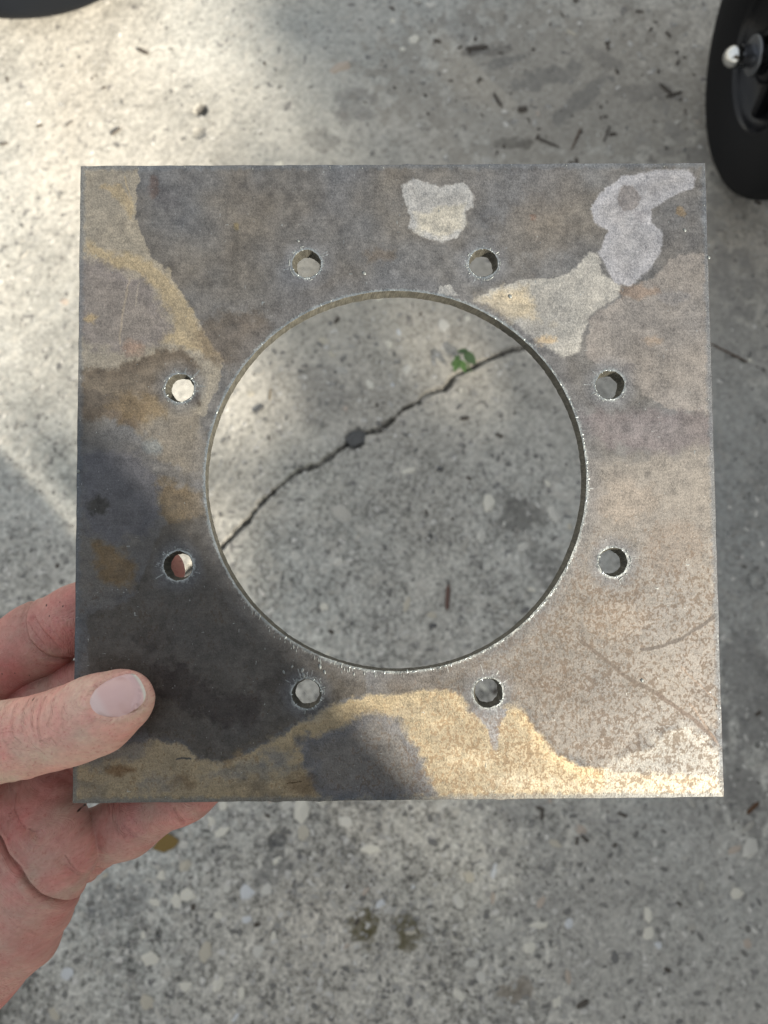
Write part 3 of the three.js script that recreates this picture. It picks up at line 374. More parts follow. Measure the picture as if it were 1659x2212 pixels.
  function field(x, y, z) {
    let d = bones(palm, x, y, z, 9); d = smin(d, bones(thumb, x, y, z, 5), 4);
    d = smin(d, bones(index, x, y, z, 5), 1.6); d = smin(d, bones(middle, x, y, z, 5), 0.6); d = smin(d, bones(ring, x, y, z, 5), 0.6); d = smin(d, bones(little, x, y, z, 5), 0.5);
    if (Math.abs(d) < 4) {
      for (const c of creases) if (z > c.zmin) { const q = lineD(c.p, x, y); if (q < c.w * 3) d += c.dp * Math.exp(-q * q / (c.w * c.w)) - 0.25 * c.dp * Math.exp(-(q - c.w * 2) * (q - c.w * 2) / (c.w * c.w)); }
      for (const [c, r, h] of bulges) { const q = ((x - c.x) ** 2 + (y - c.y) ** 2 + (z - c.z) ** 2) / (r * r); if (q < 4) d -= h * Math.exp(-q * 1.5); }
      d += (fbm(x * 0.16 + z * 0.1, y * 0.16 + z * 0.07, 2) - 0.5) * 0.7;
      const rx = x - nailC.x, ry = y - nailC.y, rz = z - nailC.z, u = (rx * nU.x + ry * nU.y + rz * nU.z) / NL, v = (rx * nV.x + ry * nV.y + rz * nV.z) / NH, w = rx * nW.x + ry * nW.y + rz * nW.z;
      if (w > -7 && Math.abs(u) < 2 && Math.abs(v) < 2) { const q = nailQ(u, v); d += 0.55 * (1 - sstep(0.92, 1.04, q)) - 0.45 * Math.exp(-((q - 1.16) ** 2) / 0.012) * (u > 0.8 ? 0.4 : 1); }
      if (z < 4 && z > -0.2 && x > -101 ) d = Math.max(d, -(z - 0.02) + 0) ;                     // the thumb's pad is pressed flat on the face
    }
    return d;
  }
  function surface(lo, hi, cell) {                       // naive surface nets, sparse by blocks
    const n = [0, 1, 2].map((k) => Math.ceil((hi[k] - lo[k]) / cell) + 1), [nx, ny, nz] = n, B = 6, f = new Float32Array(nx * ny * nz).fill(9);
    for (let bz = 0; bz < nz; bz += B) for (let by = 0; by < ny; by += B) for (let bx = 0; bx < nx; bx += B) {
      const h = B * cell * 0.5, d0 = field(lo[0] + bx * cell + h, lo[1] + by * cell + h, lo[2] + bz * cell + h), far = Math.abs(d0) > h * 1.75 + 4;
      for (let z = bz; z < Math.min(nz, bz + B); z++) for (let y = by; y < Math.min(ny, by + B); y++) for (let x = bx; x < Math.min(nx, bx + B); x++) f[(z * ny + y) * nx + x] = far ? d0 : field(lo[0] + x * cell, lo[1] + y * cell, lo[2] + z * cell);
    }
    const ids = new Int32Array(nx * ny * nz).fill(-1), pos = [], idx = [], at = (x, y, z) => (z * ny + y) * nx + x;
    for (let z = 0; z < nz - 1; z++) for (let y = 0; y < ny - 1; y++) for (let x = 0; x < nx - 1; x++) {
      let mask = 0; const v = []; for (let k = 0; k < 8; k++) { const q = f[at(x + (k & 1), y + ((k >> 1) & 1), z + (k >> 2))]; v.push(q); if (q < 0) mask |= 1 << k; }
      if (mask === 0 || mask === 255) continue;
      let sx = 0, sy = 0, sz = 0, c = 0;
      for (let a = 0; a < 8; a++) for (const b of [1, 2, 4]) if (!(a & b)) { const q = a | b; if ((v[a] < 0) !== (v[q] < 0)) { const t = v[a] / (v[a] - v[q]); sx += (a & 1) + (b === 1 ? t : 0); sy += ((a >> 1) & 1) + (b === 2 ? t : 0); sz += (a >> 2) + (b === 4 ? t : 0); c++; } }
      ids[at(x, y, z)] = pos.length / 3; pos.push(lo[0] + (x + sx / c) * cell, lo[1] + (y + sy / c) * cell, lo[2] + (z + sz / c) * cell);
    }
    const quad = (a, b, c, d, flip) => { if (a < 0 || b < 0 || c < 0 || d < 0) return; flip ? idx.push(a, c, b, a, d, c) : idx.push(a, b, c, a, c, d); };
    for (let z = 1; z < nz - 1; z++) for (let y = 1; y < ny - 1; y++) for (let x = 1; x < nx - 1; x++) {
      const s = f[at(x, y, z)] < 0;
      if (s !== (f[at(x + 1, y, z)] < 0)) quad(ids[at(x, y - 1, z - 1)], ids[at(x, y, z - 1)], ids[at(x, y, z)], ids[at(x, y - 1, z)], !s);
      if (s !== (f[at(x, y + 1, z)] < 0)) quad(ids[at(x - 1, y, z - 1)], ids[at(x - 1, y, z)], ids[at(x, y, z)], ids[at(x, y, z - 1)], !s);
      if (s !== (f[at(x, y, z + 1)] < 0)) quad(ids[at(x - 1, y - 1, z)], ids[at(x, y - 1, z)], ids[at(x, y, z)], ids[at(x - 1, y, z)], !s);
    }
    return { pos: new Float32Array(pos), idx: new Uint32Array(idx) };
  }
  const a = P(-790, 2680, -24), b = P(560, 1150, -24);
  const { pos, idx } = surface([a.x - 20, a.y - 20, -56], [b.x, b.y + 4, 26], 0.62);
  const U0 = -126, UW = 90, V0 = -160, VH = 150;
  const n = pos.length / 3, uv = new Float32Array(n * 2), colr = new Float32Array(n * 3);
  const tipI = P(345, 1236, -14), knuckle = P(80, 1560, 20), pad = P(290, 1570, 10), midI = P(60, 1440, -10);
  for (let i = 0; i < n; i++) {
    const x = pos[i * 3], y = pos[i * 3 + 1], z = pos[i * 3 + 2];
    uv[i * 2] = (x - U0) / UW; uv[i * 2 + 1] = (y - V0) / VH;
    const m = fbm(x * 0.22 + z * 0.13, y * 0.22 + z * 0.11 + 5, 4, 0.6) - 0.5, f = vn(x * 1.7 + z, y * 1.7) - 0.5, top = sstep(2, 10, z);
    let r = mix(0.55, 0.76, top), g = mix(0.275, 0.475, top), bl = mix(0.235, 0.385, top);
    const near = (c, R) => Math.exp(-((x - c.x) ** 2 + (y - c.y) ** 2 + (z - c.z) ** 2) / (R * R));
    const m2 = fbm(x * 0.09 + z * 0.05 + 70, y * 0.09 + z * 0.06, 3) - 0.5, red = clamp(1.5 * m2 + 0.55 * near(tipI, 14) + 0.5 * near(pad, 9) + 0.35 * near(midI, 14) + 0.25 * near(knuckle, 10) + m * 0.9, -0.5, 1);
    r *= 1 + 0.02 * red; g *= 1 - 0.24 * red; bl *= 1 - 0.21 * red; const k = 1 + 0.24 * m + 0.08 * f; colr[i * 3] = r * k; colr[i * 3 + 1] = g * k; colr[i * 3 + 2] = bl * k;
    pos[i * 3] *= 0.001; pos[i * 3 + 1] *= 0.001; pos[i * 3 + 2] *= 0.001;
  }
  const g = new THREE.BufferGeometry(); g.setAttribute('position', new THREE.BufferAttribute(pos, 3)); g.setAttribute('uv', new THREE.BufferAttribute(uv, 2)); g.setAttribute('color', new THREE.BufferAttribute(colr, 3)); g.setIndex(new THREE.BufferAttribute(idx, 1)); g.computeVertexNormals();
  // fine skin relief
  const W = 1152, HH = 1920, sk = new Uint8Array(W * HH * 4), sc = new Uint8Array(W * HH * 4);
  const grime = [[98, 1308, 0.5], [139, 1309, 0.35], [162, 1248, 0.4], [143, 1480, 0.4], [161, 1758, 0.5], [30, 1455, 0.3], [54, 1462, 0.3], [110, 1330, 0.3], [130, 1300, 0.25]].map(([a, b, r]) => { const q = P(a, b, -8); return [q.x, q.y, r]; });
  const fold = (pts, z, w, dp) => { const p = pts.map(([a, b]) => { const q = P(a, b, z); return [q.x, q.y]; }), xs = p.map((v) => v[0]), ys = p.map((v) => v[1]); return { p, w, dp, x0: Math.min(...xs) - 3, x1: Math.max(...xs) + 3, y0: Math.min(...ys) - 3, y1: Math.max(...ys) + 3 }; };
  const folds = [
    fold([[86, 1512], [88, 1547], [93, 1572], [99, 1595], [112, 1603]], 20, 0.28, 1), fold([[67, 1518], [72, 1556], [80, 1575]], 20, 0.24, 0.8), fold([[45, 1522], [53, 1563], [58, 1578]], 20, 0.26, 0.8), fold([[22, 1528], [35, 1585], [58, 1607]], 20, 0.26, 0.7), fold([[114, 1508], [118, 1543], [112, 1563]], 20, 0.26, 0.8), fold([[141, 1526], [143, 1569]], 20, 0.24, 0.55), fold([[4, 1535], [12, 1590], [40, 1625]], 20, 0.3, 0.5), fold([[100, 1595], [122, 1590], [130, 1605]], 20, 0.26, 0.7), fold([[96, 1515], [102, 1545]], 20, 0.2, 0.4), fold([[30, 1620], [70, 1650], [100, 1655]], 17, 0.3, 0.35), fold([[-10, 1600], [20, 1640], [60, 1662]], 17, 0.3, 0.35), fold([[60, 1575], [75, 1600], [100, 1622]], 20, 0.2, 0.4), fold([[160, 1540], [163, 1570]], 20, 0.2, 0.3),
    fold([[48, 1300], [50, 1318], [55, 1345], [67, 1379], [87, 1406], [108, 1423], [135, 1428]], -8, 0.26, 0.9), fold([[75, 1335], [94, 1359], [116, 1384], [128, 1406]], -8, 0.22, 0.6), fold([[62, 1345], [80, 1368], [100, 1395]], -8, 0.2, 0.5), fold([[100, 1345], [130, 1372], [140, 1390]], -8, 0.2, 0.35),
    fold([[237, 1735], [242, 1755], [252, 1780], [274, 1803]], -13, 0.3, 0.8), fold([[256, 1745], [265, 1772], [290, 1802]], -13, 0.26, 0.7), fold([[228, 1745], [236, 1775]], -13, 0.24, 0.5), fold([[380, 1740], [390, 1762], [396, 1775]], -11, 0.26, 0.7), fold([[305, 1740], [318, 1765]], -12, 0.2, 0.3),
    fold([[0, 1812], [23, 1843], [55, 1866], [78, 1898], [95, 1924], [121, 1950], [145, 1985]], -2, 0.36, 1.1), fold([[144, 1846], [161, 1884], [173, 1910], [190, 1940]], -2, 0.26, 0.8), fold([[32, 1717], [35, 1745], [58, 1777], [92, 1791]], -5, 0.3, 0.7), fold([[10, 1690], [30, 1730], [28, 1770]], -5, 0.26, 0.4), fold([[130, 1850], [150, 1880], [168, 1915]], -2, 0.22, 0.4), fold([[60, 1990], [90, 2030], [108, 2075]], -3, 0.4, 0.5), fold([[-5, 1900], [40, 1960], [60, 2000]], -3, 0.3, 0.35), fold([[112, 1655], [122, 1678], [135, 1696], [160, 1712]], -7, 0.3, 0.8), fold([[20, 2050], [50, 2090]], -3, 0.3, 0.3), fold([[100, 1770], [120, 1800], [150, 1830]], -3, 0.24, 0.35),
  ];
  for (let j = 0; j < HH; j++) for (let i = 0; i < W; i++) {
    const o = (j * W + i) * 4, x = U0 + (i + 0.5) / W * UW, y = V0 + (j + 0.5) / HH * VH, a = 2.4 * vn(x * 0.045 + 3, y * 0.045), ca = Math.cos(a), sa = Math.sin(a), u = x * ca - y * sa, w = x * sa + y * ca, wx = vn(x * 0.7, y * 0.7) * 4;
    const l = 0.5 + 0.5 * Math.sin(u * 8.5 + wx * 2.2 + 1.5 * vn(x * 2.2 + 8, y * 2.2)), p = vn(u * 3.4 + 4, w * 2.2), q = fbm(u * 1.6 + 40, w * 0.9, 3);
    let h = 0.52 + 0.10 * l * (0.3 + vn(x * 0.2 + 9, y * 0.2 + 50)) + 0.14 * (p - 0.5) + 0.26 * (q - 0.5);
    for (const f of folds) { if (x < f.x0 || x > f.x1 || y < f.y0 || y > f.y1) continue; const d = lineD(f.p, x + (q - 0.5) * 0.7, y + (p - 0.5) * 0.5); if (d < 2) h += f.dp * (-0.42 * Math.exp(-d * d / (f.w * f.w)) + 0.07 * Math.exp(-((d - f.w * 2.6) ** 2) / (f.w * f.w * 2))); }
    sk[o] = sk[o + 1] = sk[o + 2] = 255 * clamp(h); sk[o + 3] = 255;
    const big = fbm(x * 0.16 + 5, y * 0.16, 3) - 0.5, sm = vn(x * 1.3 + 60, y * 1.3) - 0.5, dot = sstep(0.80, 0.92, vn(x * 2.3 + 11, y * 2.3)); let kr = 1 + 0.05 * big + 0.05 * sm - 0.05 * dot, kg = 1 - 0.16 * big + 0.09 * sm + 0.06 * (q - 0.5) - 0.12 * dot, kb = 1 - 0.12 * big + 0.09 * sm - 0.11 * dot;
    for (const t of grime) { const d = Math.hypot((x - t[0]) * 1.6, y - t[1]) + (p - 0.5) * 0.3; if (d < t[2]) { const a2 = 1 - 0.75 * (1 - sstep(t[2] * 0.4, t[2], d)); kr *= a2; kg *= a2; kb *= a2; } }
    sc[o] = clamp(225 * kr, 0, 255); sc[o + 1] = clamp(225 * kg, 0, 255); sc[o + 2] = clamp(225 * kb, 0, 255); sc[o + 3] = 255;
  }
  const skTex = dataTex(sk, W, HH), skc = dataTex(sc, W, HH, true); skc.wrapS = skc.wrapT = THREE.MirroredRepeatWrapping; skTex.wrapS = skTex.wrapT = THREE.MirroredRepeatWrapping;
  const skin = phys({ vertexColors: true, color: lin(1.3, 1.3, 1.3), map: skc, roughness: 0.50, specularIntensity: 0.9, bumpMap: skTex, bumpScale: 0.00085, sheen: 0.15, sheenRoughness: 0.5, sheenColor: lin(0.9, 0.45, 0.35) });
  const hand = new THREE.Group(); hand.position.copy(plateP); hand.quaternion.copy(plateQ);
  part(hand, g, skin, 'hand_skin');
  // thumbnail: a thin curved plate lying in its bed
  {
    const nu = 26, nv = 22, ps = [], cs = [], ix = [];
    for (let i = 0; i <= nu; i++) for (let j = 0; j <= nv; j++) {
      const a0 = i / nu * 2 - 1, b0 = j / nv * 2 - 1, cr = 1 - 0.10 * (a0 * a0 * b0 * b0) ** 2, u = a0 * nailEnd(b0, a0) * NL * cr, v = b0 * nailSide(a0) * NH * cr;
      let t = 12; const o = nailC.clone().addScaledVector(nU, u).addScaledVector(nV, v).addScaledVector(nW, t), p = o.clone();
      let gone = 0; for (let s = 0; s < 60; s++) { const d = field(p.x, p.y, p.z); if (d < 0.02 || gone > 15.5) break; p.addScaledVector(nW, -d * 0.6); gone += d * 0.6; }
      const q = Math.max(Math.abs(a0), Math.abs(b0)); p.addScaledVector(nW, 0.38 - 0.45 * sstep(0.86, 1, Math.max(Math.abs(b0), -a0)) + (a0 > 0.8 ? 0.15 : 0));
      ps.push(p.x / 1000, p.y / 1000, p.z / 1000);
      const lun = 1 - sstep(-0.75, -0.42, a0 + 0.25 * b0 * b0), tip = sstep(0.84, 0.90, a0 - 0.06 * b0 * b0); let c = [0.72, 0.47, 0.45];
      c = c.map((x, k) => mix(x, [0.76, 0.60, 0.58][k], lun * 0.7)); c = c.map((x, k) => mix(x, [0.72, 0.66, 0.56][k], tip)); cs.push(...c);
    }
    for (let i = 0; i < nu; i++) for (let j = 0; j < nv; j++) { const a0 = i * (nv + 1) + j, c0 = a0 + nv + 1; ix.push(a0, c0, a0 + 1, a0 + 1, c0, c0 + 1); }
    const ng = new THREE.BufferGeometry(); ng.setAttribute('position', new THREE.Float32BufferAttribute(ps, 3)); ng.setAttribute('color', new THREE.Float32BufferAttribute(cs, 3)); ng.setIndex(ix); ng.computeVertexNormals();
    part(hand, ng, phys({ vertexColors: true, roughness: 0.28, clearcoat: 0.9, clearcoatRoughness: 0.22, side: THREE.DoubleSide }), 'thumbnail', 'pale pink thumbnail with a white rim');
  }
  thing(hand, 'hand', 'bare left hand gripping the steel plate at its lower left, thumb on the face', 'hand');
}

// ---------------------------------------------------------------- wheel at the top right
{
  const wheel = new THREE.Group(), R = 0.151, hub = G(1633, 120, R); wheel.position.copy(hub); wheel.scale.setScalar(1.19);
  const rubber = phys({ color: lin(0.008, 0.008, 0.009), roughness: 0.75, specularIntensity: 0.45 }), dark = phys({ color: lin(0.006, 0.006, 0.008), roughness: 0.25, specularIntensity: 0.8 }), chrome = std({ color: lin(0.80, 0.80, 0.78), roughness: 0.10, metalness: 1 }), zinc = std({ color: lin(0.22, 0.23, 0.25), roughness: 0.32, metalness: 0.95 });
  const lathe = (pts, n = 72) => { const g = new THREE.LatheGeometry(pts.map(([r, x]) => new THREE.Vector2(r, x)), n); g.rotateZ(Math.PI / 2); return g; };   // profile height -> -x
  // tyre: rounded tread and bulging side walls (x to the left is positive height)
  const prof = [[0.066, 0.016], [0.070, 0.020], [0.078, 0.024], [0.092, 0.0265], [0.106, 0.026], [0.116, 0.023], [0.1225, 0.018], [0.126, 0.010], [0.127, 0]];
  const full = [...prof, ...prof.slice(0, -1).reverse().map(([r, x]) => [r, -x])].map(([r, x]) => [r, x - 0.026]);
  part(wheel, lathe(full, 96), rubber, 'tyre');
  part(wheel, lathe([[0.0675, -0.010], [0.0655, -0.0085], [0.064, -0.014], [0.058, -0.030], [0.030, -0.036], [0.026, -0.030], [0.024, -0.010], [0.017, -0.008]], 72), dark, 'rim');
  for (let k = 0; k < 5; k++) { const s = new RoundedBoxGeometry(0.012, 0.040, 0.010, 3, 0.004); s.translate(0.026, 0.043, 0); s.rotateX(k * Math.PI * 0.4 + 0.35); part(wheel, s, dark, 'spoke'); }
  part(wheel, lathe([[0.010, 0.004], [0.0165, 0.004], [0.0175, 0.003], [0.0175, 0.0005], [0.010, 0.0005]], 48), zinc, 'washer');
  { const hex = new THREE.CylinderGeometry(0.0102, 0.0106, 0.011, 6); hex.rotateZ(Math.PI / 2); hex.translate(-0.0095, 0, 0); part(wheel, hex, zinc, 'axle_nut'); }
  part(wheel, lathe([[0.0092, 0.0145], [0.0095, 0.016], [0.0097, 0.0205], [0.0088, 0.0245], [0.0066, 0.0278], [0.0034, 0.0298], [0.0001, 0.0304]], 48), chrome, 'domed_cap');
  { const ax = new THREE.CylinderGeometry(0.008, 0.008, 0.09, 24); ax.rotateZ(Math.PI / 2); ax.translate(0.045, 0, 0); part(wheel, ax, zinc, 'axle'); }
  wheel.rotation.y = 0.06;
  thing(wheel, 'wheel', 'black rubber wheel with a shiny domed axle nut at the top right', 'wheel');
}

{ // the dark box that keeps the sky off the right side
  const box = new THREE.Group(), m = std({ color: lin(0.03, 0.03, 0.032), roughness: 0.6 }); box.position.set(0.98, 0, -0.32);
  const b = new RoundedBoxGeometry(0.66, 0.44, 1.5, 4, 0.03); b.scale(1, 0.62, 1); b.translate(0, 0.138, 0); part(box, b, m, 'body'); const l = new RoundedBoxGeometry(0.70, 0.06, 1.54, 4, 0.02); l.translate(0, 0.304, 0); part(box, l, m, 'lid');
  thing(box, 'storage_box', 'long black storage box standing to the right of the wheel', 'box');
}

// ---------------------------------------------------------------- small things on the concrete
const blackMat = phys({ color: lin(0.008, 0.010, 0.014), roughness: 0.7, specularIntensity: 0.35 });
{ // dark bag in the far left corner, a dark case at the near left
  const g = new THREE.SphereGeometry(1, 48, 32), p = g.attributes.position; for (let i = 0; i < p.count; i++) { const v = V().fromBufferAttribute(p, i); const k = 1 + 0.05 * (vn(v.x * 3 + 5, v.y * 3 + v.z * 2) - 0.5); v.set(Math.sign(v.x) * Math.abs(v.x) ** 0.75, Math.sign(v.y) * Math.abs(v.y) ** 0.8, Math.sign(v.z) * Math.abs(v.z) ** 0.75).multiplyScalar(k); p.setXYZ(i, v.x, v.y, v.z); } g.computeVertexNormals();
  const bag = new THREE.Mesh(g, blackMat), c = G(80, -130, 0.07); bag.position.copy(c); bag.scale.set(0.128, 0.07, 0.078); bag.rotation.y = 0.28; thing(bag, 'bag', 'rounded black bag cut off by the top left corner', 'bag');
}
{
  const c = G(4, 2120), cs = new THREE.Mesh(new RoundedBoxGeometry(0.10, 0.03, 0.34, 4, 0.008), std({ color: lin(0.015, 0.02, 0.03), roughness: 0.5 })); cs.position.set(c.x - 0.052, 0.0155, c.z + 0.10); thing(cs, 'case', 'dark blue black case edge at the bottom left corner under the wrist', 'case');
}
{ // seedling beside the crack
  const w = new THREE.Group(), c = G(1000, 792); w.position.copy(c);
  const leafMat = phys({ color: lin(0.085, 0.17, 0.045), roughness: 0.6, side: THREE.DoubleSide }), leafDark = phys({ color: lin(0.055, 0.10, 0.04), roughness: 0.6, side: THREE.DoubleSide });
  const leaf = (L, Wd) => { const n = 8, ps = [], ix = []; for (let i = 0; i <= n; i++) { const t = i / n, wd = Wd * Math.pow(Math.sin(Math.PI * Math.pow(t, 0.8)), 0.8) + 0.0002; for (const s of [-1, 0, 1]) ps.push(L * t, -0.004 * t * t + 0.0014 * Math.abs(s), s * wd); } for (let i = 0; i < n; i++) for (let s = 0; s < 2; s++) { const a = i * 3 + s, b = a + 3; ix.push(a, a + 1, b, b, a + 1, b + 1); } const g = new THREE.BufferGeometry(); g.setAttribute('position', new THREE.Float32BufferAttribute(ps, 3)); g.setIndex(ix); g.computeVertexNormals(); return g; };
  const add = (ang, L, Wd, x, z, m, h) => { const o = part(w, leaf(L, Wd), m, numbered('leaflet')); o.position.set(x, h, z); o.rotation.y = ang; };
  const u = 0.00054;
  add(Math.PI * 1.18, 14 * u * 1.6, 0.0035, -12 * u, 0, leafMat, 0.02); add(-2.0, 22 * u * 1.3, 0.0038, -12 * u, 0, leafMat, 0.02); add(-1.15, 24 * u * 1.3, 0.0038, -10 * u, 0, leafMat, 0.02); add(2.6, 14 * u, 0.003, -11 * u, -1 * u, leafMat, 0.021);
  add(3.0, 26 * u, 0.0036, 10 * u, -22 * u, leafDark, 0.016); add(-0.75, 36 * u, 0.0065, 0, -20 * u, leafDark, 0.016);
  const st = new THREE.TubeGeometry(new THREE.CatmullRomCurve3([V(20 * u, -0.004, 18 * u), V(12 * u, 0.008, 8 * u), V(-2 * u, 0.018, 2 * u), V(-12 * u, 0.02, 0)]), 12, 0.0006, 6); part(w, st, leafMat, 'stem');
  const s2 = new THREE.TubeGeometry(new THREE.CatmullRomCurve3([V(12 * u, 0.008, 8 * u), V(8 * u, 0.013, -8 * u), V(2 * u, 0.016, -20 * u)]), 10, 0.0005, 6); part(w, s2, leafMat, 'stem');
  thing(w, 'seedling', 'small green seedling sprouting beside the crack, seen through the big hole', 'seedling');
}
function chip(len, wid, hgt, seed) { const g = new THREE.CapsuleGeometry(1, 2, 4, 10), p = g.attributes.position; for (let i = 0; i < p.count; i++) { const x = p.getX(i), y = p.getY(i), z = p.getZ(i), k = 0.8 + 0.4 * vn(y * 1.3 + seed, x + z + seed); p.setXYZ(i, x * k, y, z * k); } g.rotateZ(Math.PI / 2); g.scale(len / 4, hgt / 2, wid / 2); g.computeVertexNormals(); return g; }
const M_ = (c, r = 0.8) => std({ color: lin(...c), roughness: r });
const brown = M_([0.10, 0.065, 0.045]), darkBrown = M_([0.085, 0.073, 0.062]), greyStone = M_([0.10, 0.10, 0.10]), ochre = M_([0.20, 0.13, 0.035]), redBrown = M_([0.13, 0.075, 0.06]);
function lay(px, py, len, wid, hgt, ang, m, name, label, cat, group) { const c = G(px, py), o = new THREE.Mesh(chip(len * 0.92, wid * 0.8, hgt * 0.85, px * 0.37), m); o.position.set(c.x, groundHeight(c.x, c.z) + hgt * 0.42, c.z); o.rotation.y = ang; return thing(o, name, label, cat, group); }
{ const o = new THREE.Mesh(pebbleGeos[1], greyStone); o.position.set(stoneSpot.x + 0.0006, -0.0034, stoneSpot.z); o.scale.set(0.0118, 0.0060, 0.0112); thing(o, 'stone', 'round dark grey stone lodged in the crack seen through the big hole', 'stone'); }
lay(560, 884, 0.016, 0.007, 0.005, 0.6, greyStone, 'pellet', 'oval dark pellet at the upper left inside the big hole', 'pellet');
lay(583, 852, 0.017, 0.0026, 0.002, 1.55, M_([0.26, 0.21, 0.14]), 'straw_bit', 'short tan straw bit above the oval dark pellet', 'straw');
lay(967, 1290, 0.032, 0.0062, 0.004, 1.5, redBrown, 'twig', 'short reddish brown twig near the bottom of the big hole', 'twig');
lay(935, 1352, 0.010, 0.0058, 0.0045, 0.1, greyStone, 'pellet', 'small grey pellet at the very bottom of the big hole', 'pellet');
lay(1003, 904, 0.012, 0.006, 0.003, 0.1, darkBrown, 'wood_chip', 'dark brown wood chip right of the crack below the seedling', 'wood chip');
lay(950, 1014, 0.008, 0.007, 0.005, 0.2, greyStone, 'pellet', 'grey dot of a pellet in the middle of the big hole', 'pellet');
lay(1078, 941, 0.010, 0.005, 0.004, -0.5, darkBrown, 'wood_chip', 'black chip at the right of the big hole', 'wood chip');
lay(310, 112, 0.020, 0.006, 0.006, -0.5, darkBrown, 'bark_curl', 'curled dark bark piece near the top left bag', 'bark');
lay(252, 286, 0.018, 0.005, 0.004, 0.75, darkBrown, 'seed', 'pointed dark seed on sunlit concrete above the plate', 'seed');
lay(150, 266, 0.014, 0.002, 0.002, 0.7, darkBrown, 'needle', 'thin dark needle on the sunlit concrete at far left', 'needle');
lay(8, 312, 0.014, 0.004, 0.003, 0.2, darkBrown, 'wood_chip', 'dark chip at the left edge of the sunlit concrete', 'wood chip');
lay(1075, 218, 0.026, 0.005, 0.004, -1.1, darkBrown, 'twig', 'bent dark twig above the plate left of the smudges', 'twig');
lay(1128, 238, 0.015, 0.009, 0.006, 0.1, darkBrown, 'wood_chip', 'lumpy dark chip just right of the bent twig', 'wood chip');
lay(1030, 104, 0.034, 0.008, 0.004, 0.1, darkBrown, 'bark_piece', 'flat dark bark strip at the upper middle', 'bark');
lay(1183, 310, 0.036, 0.003, 0.003, -0.45, darkBrown, 'twig', 'dark twig slanting just above the plate edge', 'twig');
lay(1245, 300, 0.040, 0.003, 0.003, 1.15, brown, 'twig', 'thin curved twig above the plate right of the slanting twig', 'twig');
lay(1310, 290, 0.030, 0.003, 0.003, 1.2, darkBrown, 'twig', 'short upright twig above the plate near the wheel', 'twig');
lay(1440, 195, 0.030, 0.005, 0.004, -0.8, darkBrown, 'twig', 'dark forked twig left of the wheel', 'twig');
lay(1455, 205, 0.026, 0.004, 0.004, 0.35, darkBrown, 'twig', 'dark twig crossing the forked twig left of the wheel', 'twig');
lay(1572, 762, 0.058, 0.0024, 0.0024, -0.5, brown, 'twig', 'long thin brown twig right of the plate', 'twig');
lay(1625, 1745, 0.020, 0.005, 0.004, 0.7, M_([0.10, 0.05, 0.025]), 'leaf_scrap', 'rusty brown leaf scrap right of the lower plate corner', 'leaf');
lay(1258, 2168, 0.016, 0.006, 0.005, 0.5, darkBrown, 'wood_chip', 'black chip at the bottom edge of the photo', 'wood chip');
for (const [x, y, l] of [[1344, 1759, 'tiny dark wood chip below the plate, the right one of three'], [1262, 1810, 'tiny dark wood chip below the plate, the lowest of three'], [1170, 1758, 'tiny dark wood chip below the plate, the left one of three']]) lay(x, y, 0.012, 0.0045, 0.003, 0.2 + x, darkBrown, 'wood_chip', l, 'wood chip', 'dark chips below the plate');
{ // ochre leaf under the little finger
  const s = new THREE.Shape([[0, 0.35], [0.3, 0.75], [0.62, 0.95], [0.9, 0.55], [1, 0.3], [0.75, 0.05], [0.35, 0]].map(([x, y]) => new THREE.Vector2((x - 0.5) * 0.030, (y - 0.5) * 0.020))), g = new THREE.ExtrudeGeometry(s, { depth: 0.0006, bevelEnabled: false, curveSegments: 4 }); g.rotateX(-Math.PI / 2);
  const o = new THREE.Mesh(g, ochre), c = G(358, 1817); o.position.set(c.x, 0.0025, c.z); o.rotation.set(0.05, 0.3, 0.06); thing(o, 'leaf', 'ochre brown leaf on the concrete below the little finger', 'leaf');
}
{ // crumbs of plant matter, thick at the top right
  const r = rng(404), geos = []; 
  for (let k = 0; k < 300; k++) { let px, py; if (k < 130) { const a = r() * 6.28, d = 0.4 + 1.0 * r(); px = 1210 + 260 * d * Math.cos(a); py = 190 + 140 * d * Math.sin(a); } else { px = r() * 1659; py = r() * 2212; } const c = G(px, py); if (px > 1500 && py < 420) continue; const L = 0.0016 + 0.0045 * Math.pow(r(), 3), g = chip(L * (1 + r()), L * (0.5 + 0.4 * r()), L * 0.4, r() * 50); g.rotateY(r() * 6.28); g.translate(c.x, groundHeight(c.x, c.z) + L * 0.1, c.z); geos.push(g); }
  const o = new THREE.Mesh(mergeGeometries(geos), M_([0.075, 0.062, 0.05])); o.userData.kind = 'stuff'; thing(o, 'plant_crumbs', 'dark crumbs of dry plant matter scattered over the concrete', 'debris');
}

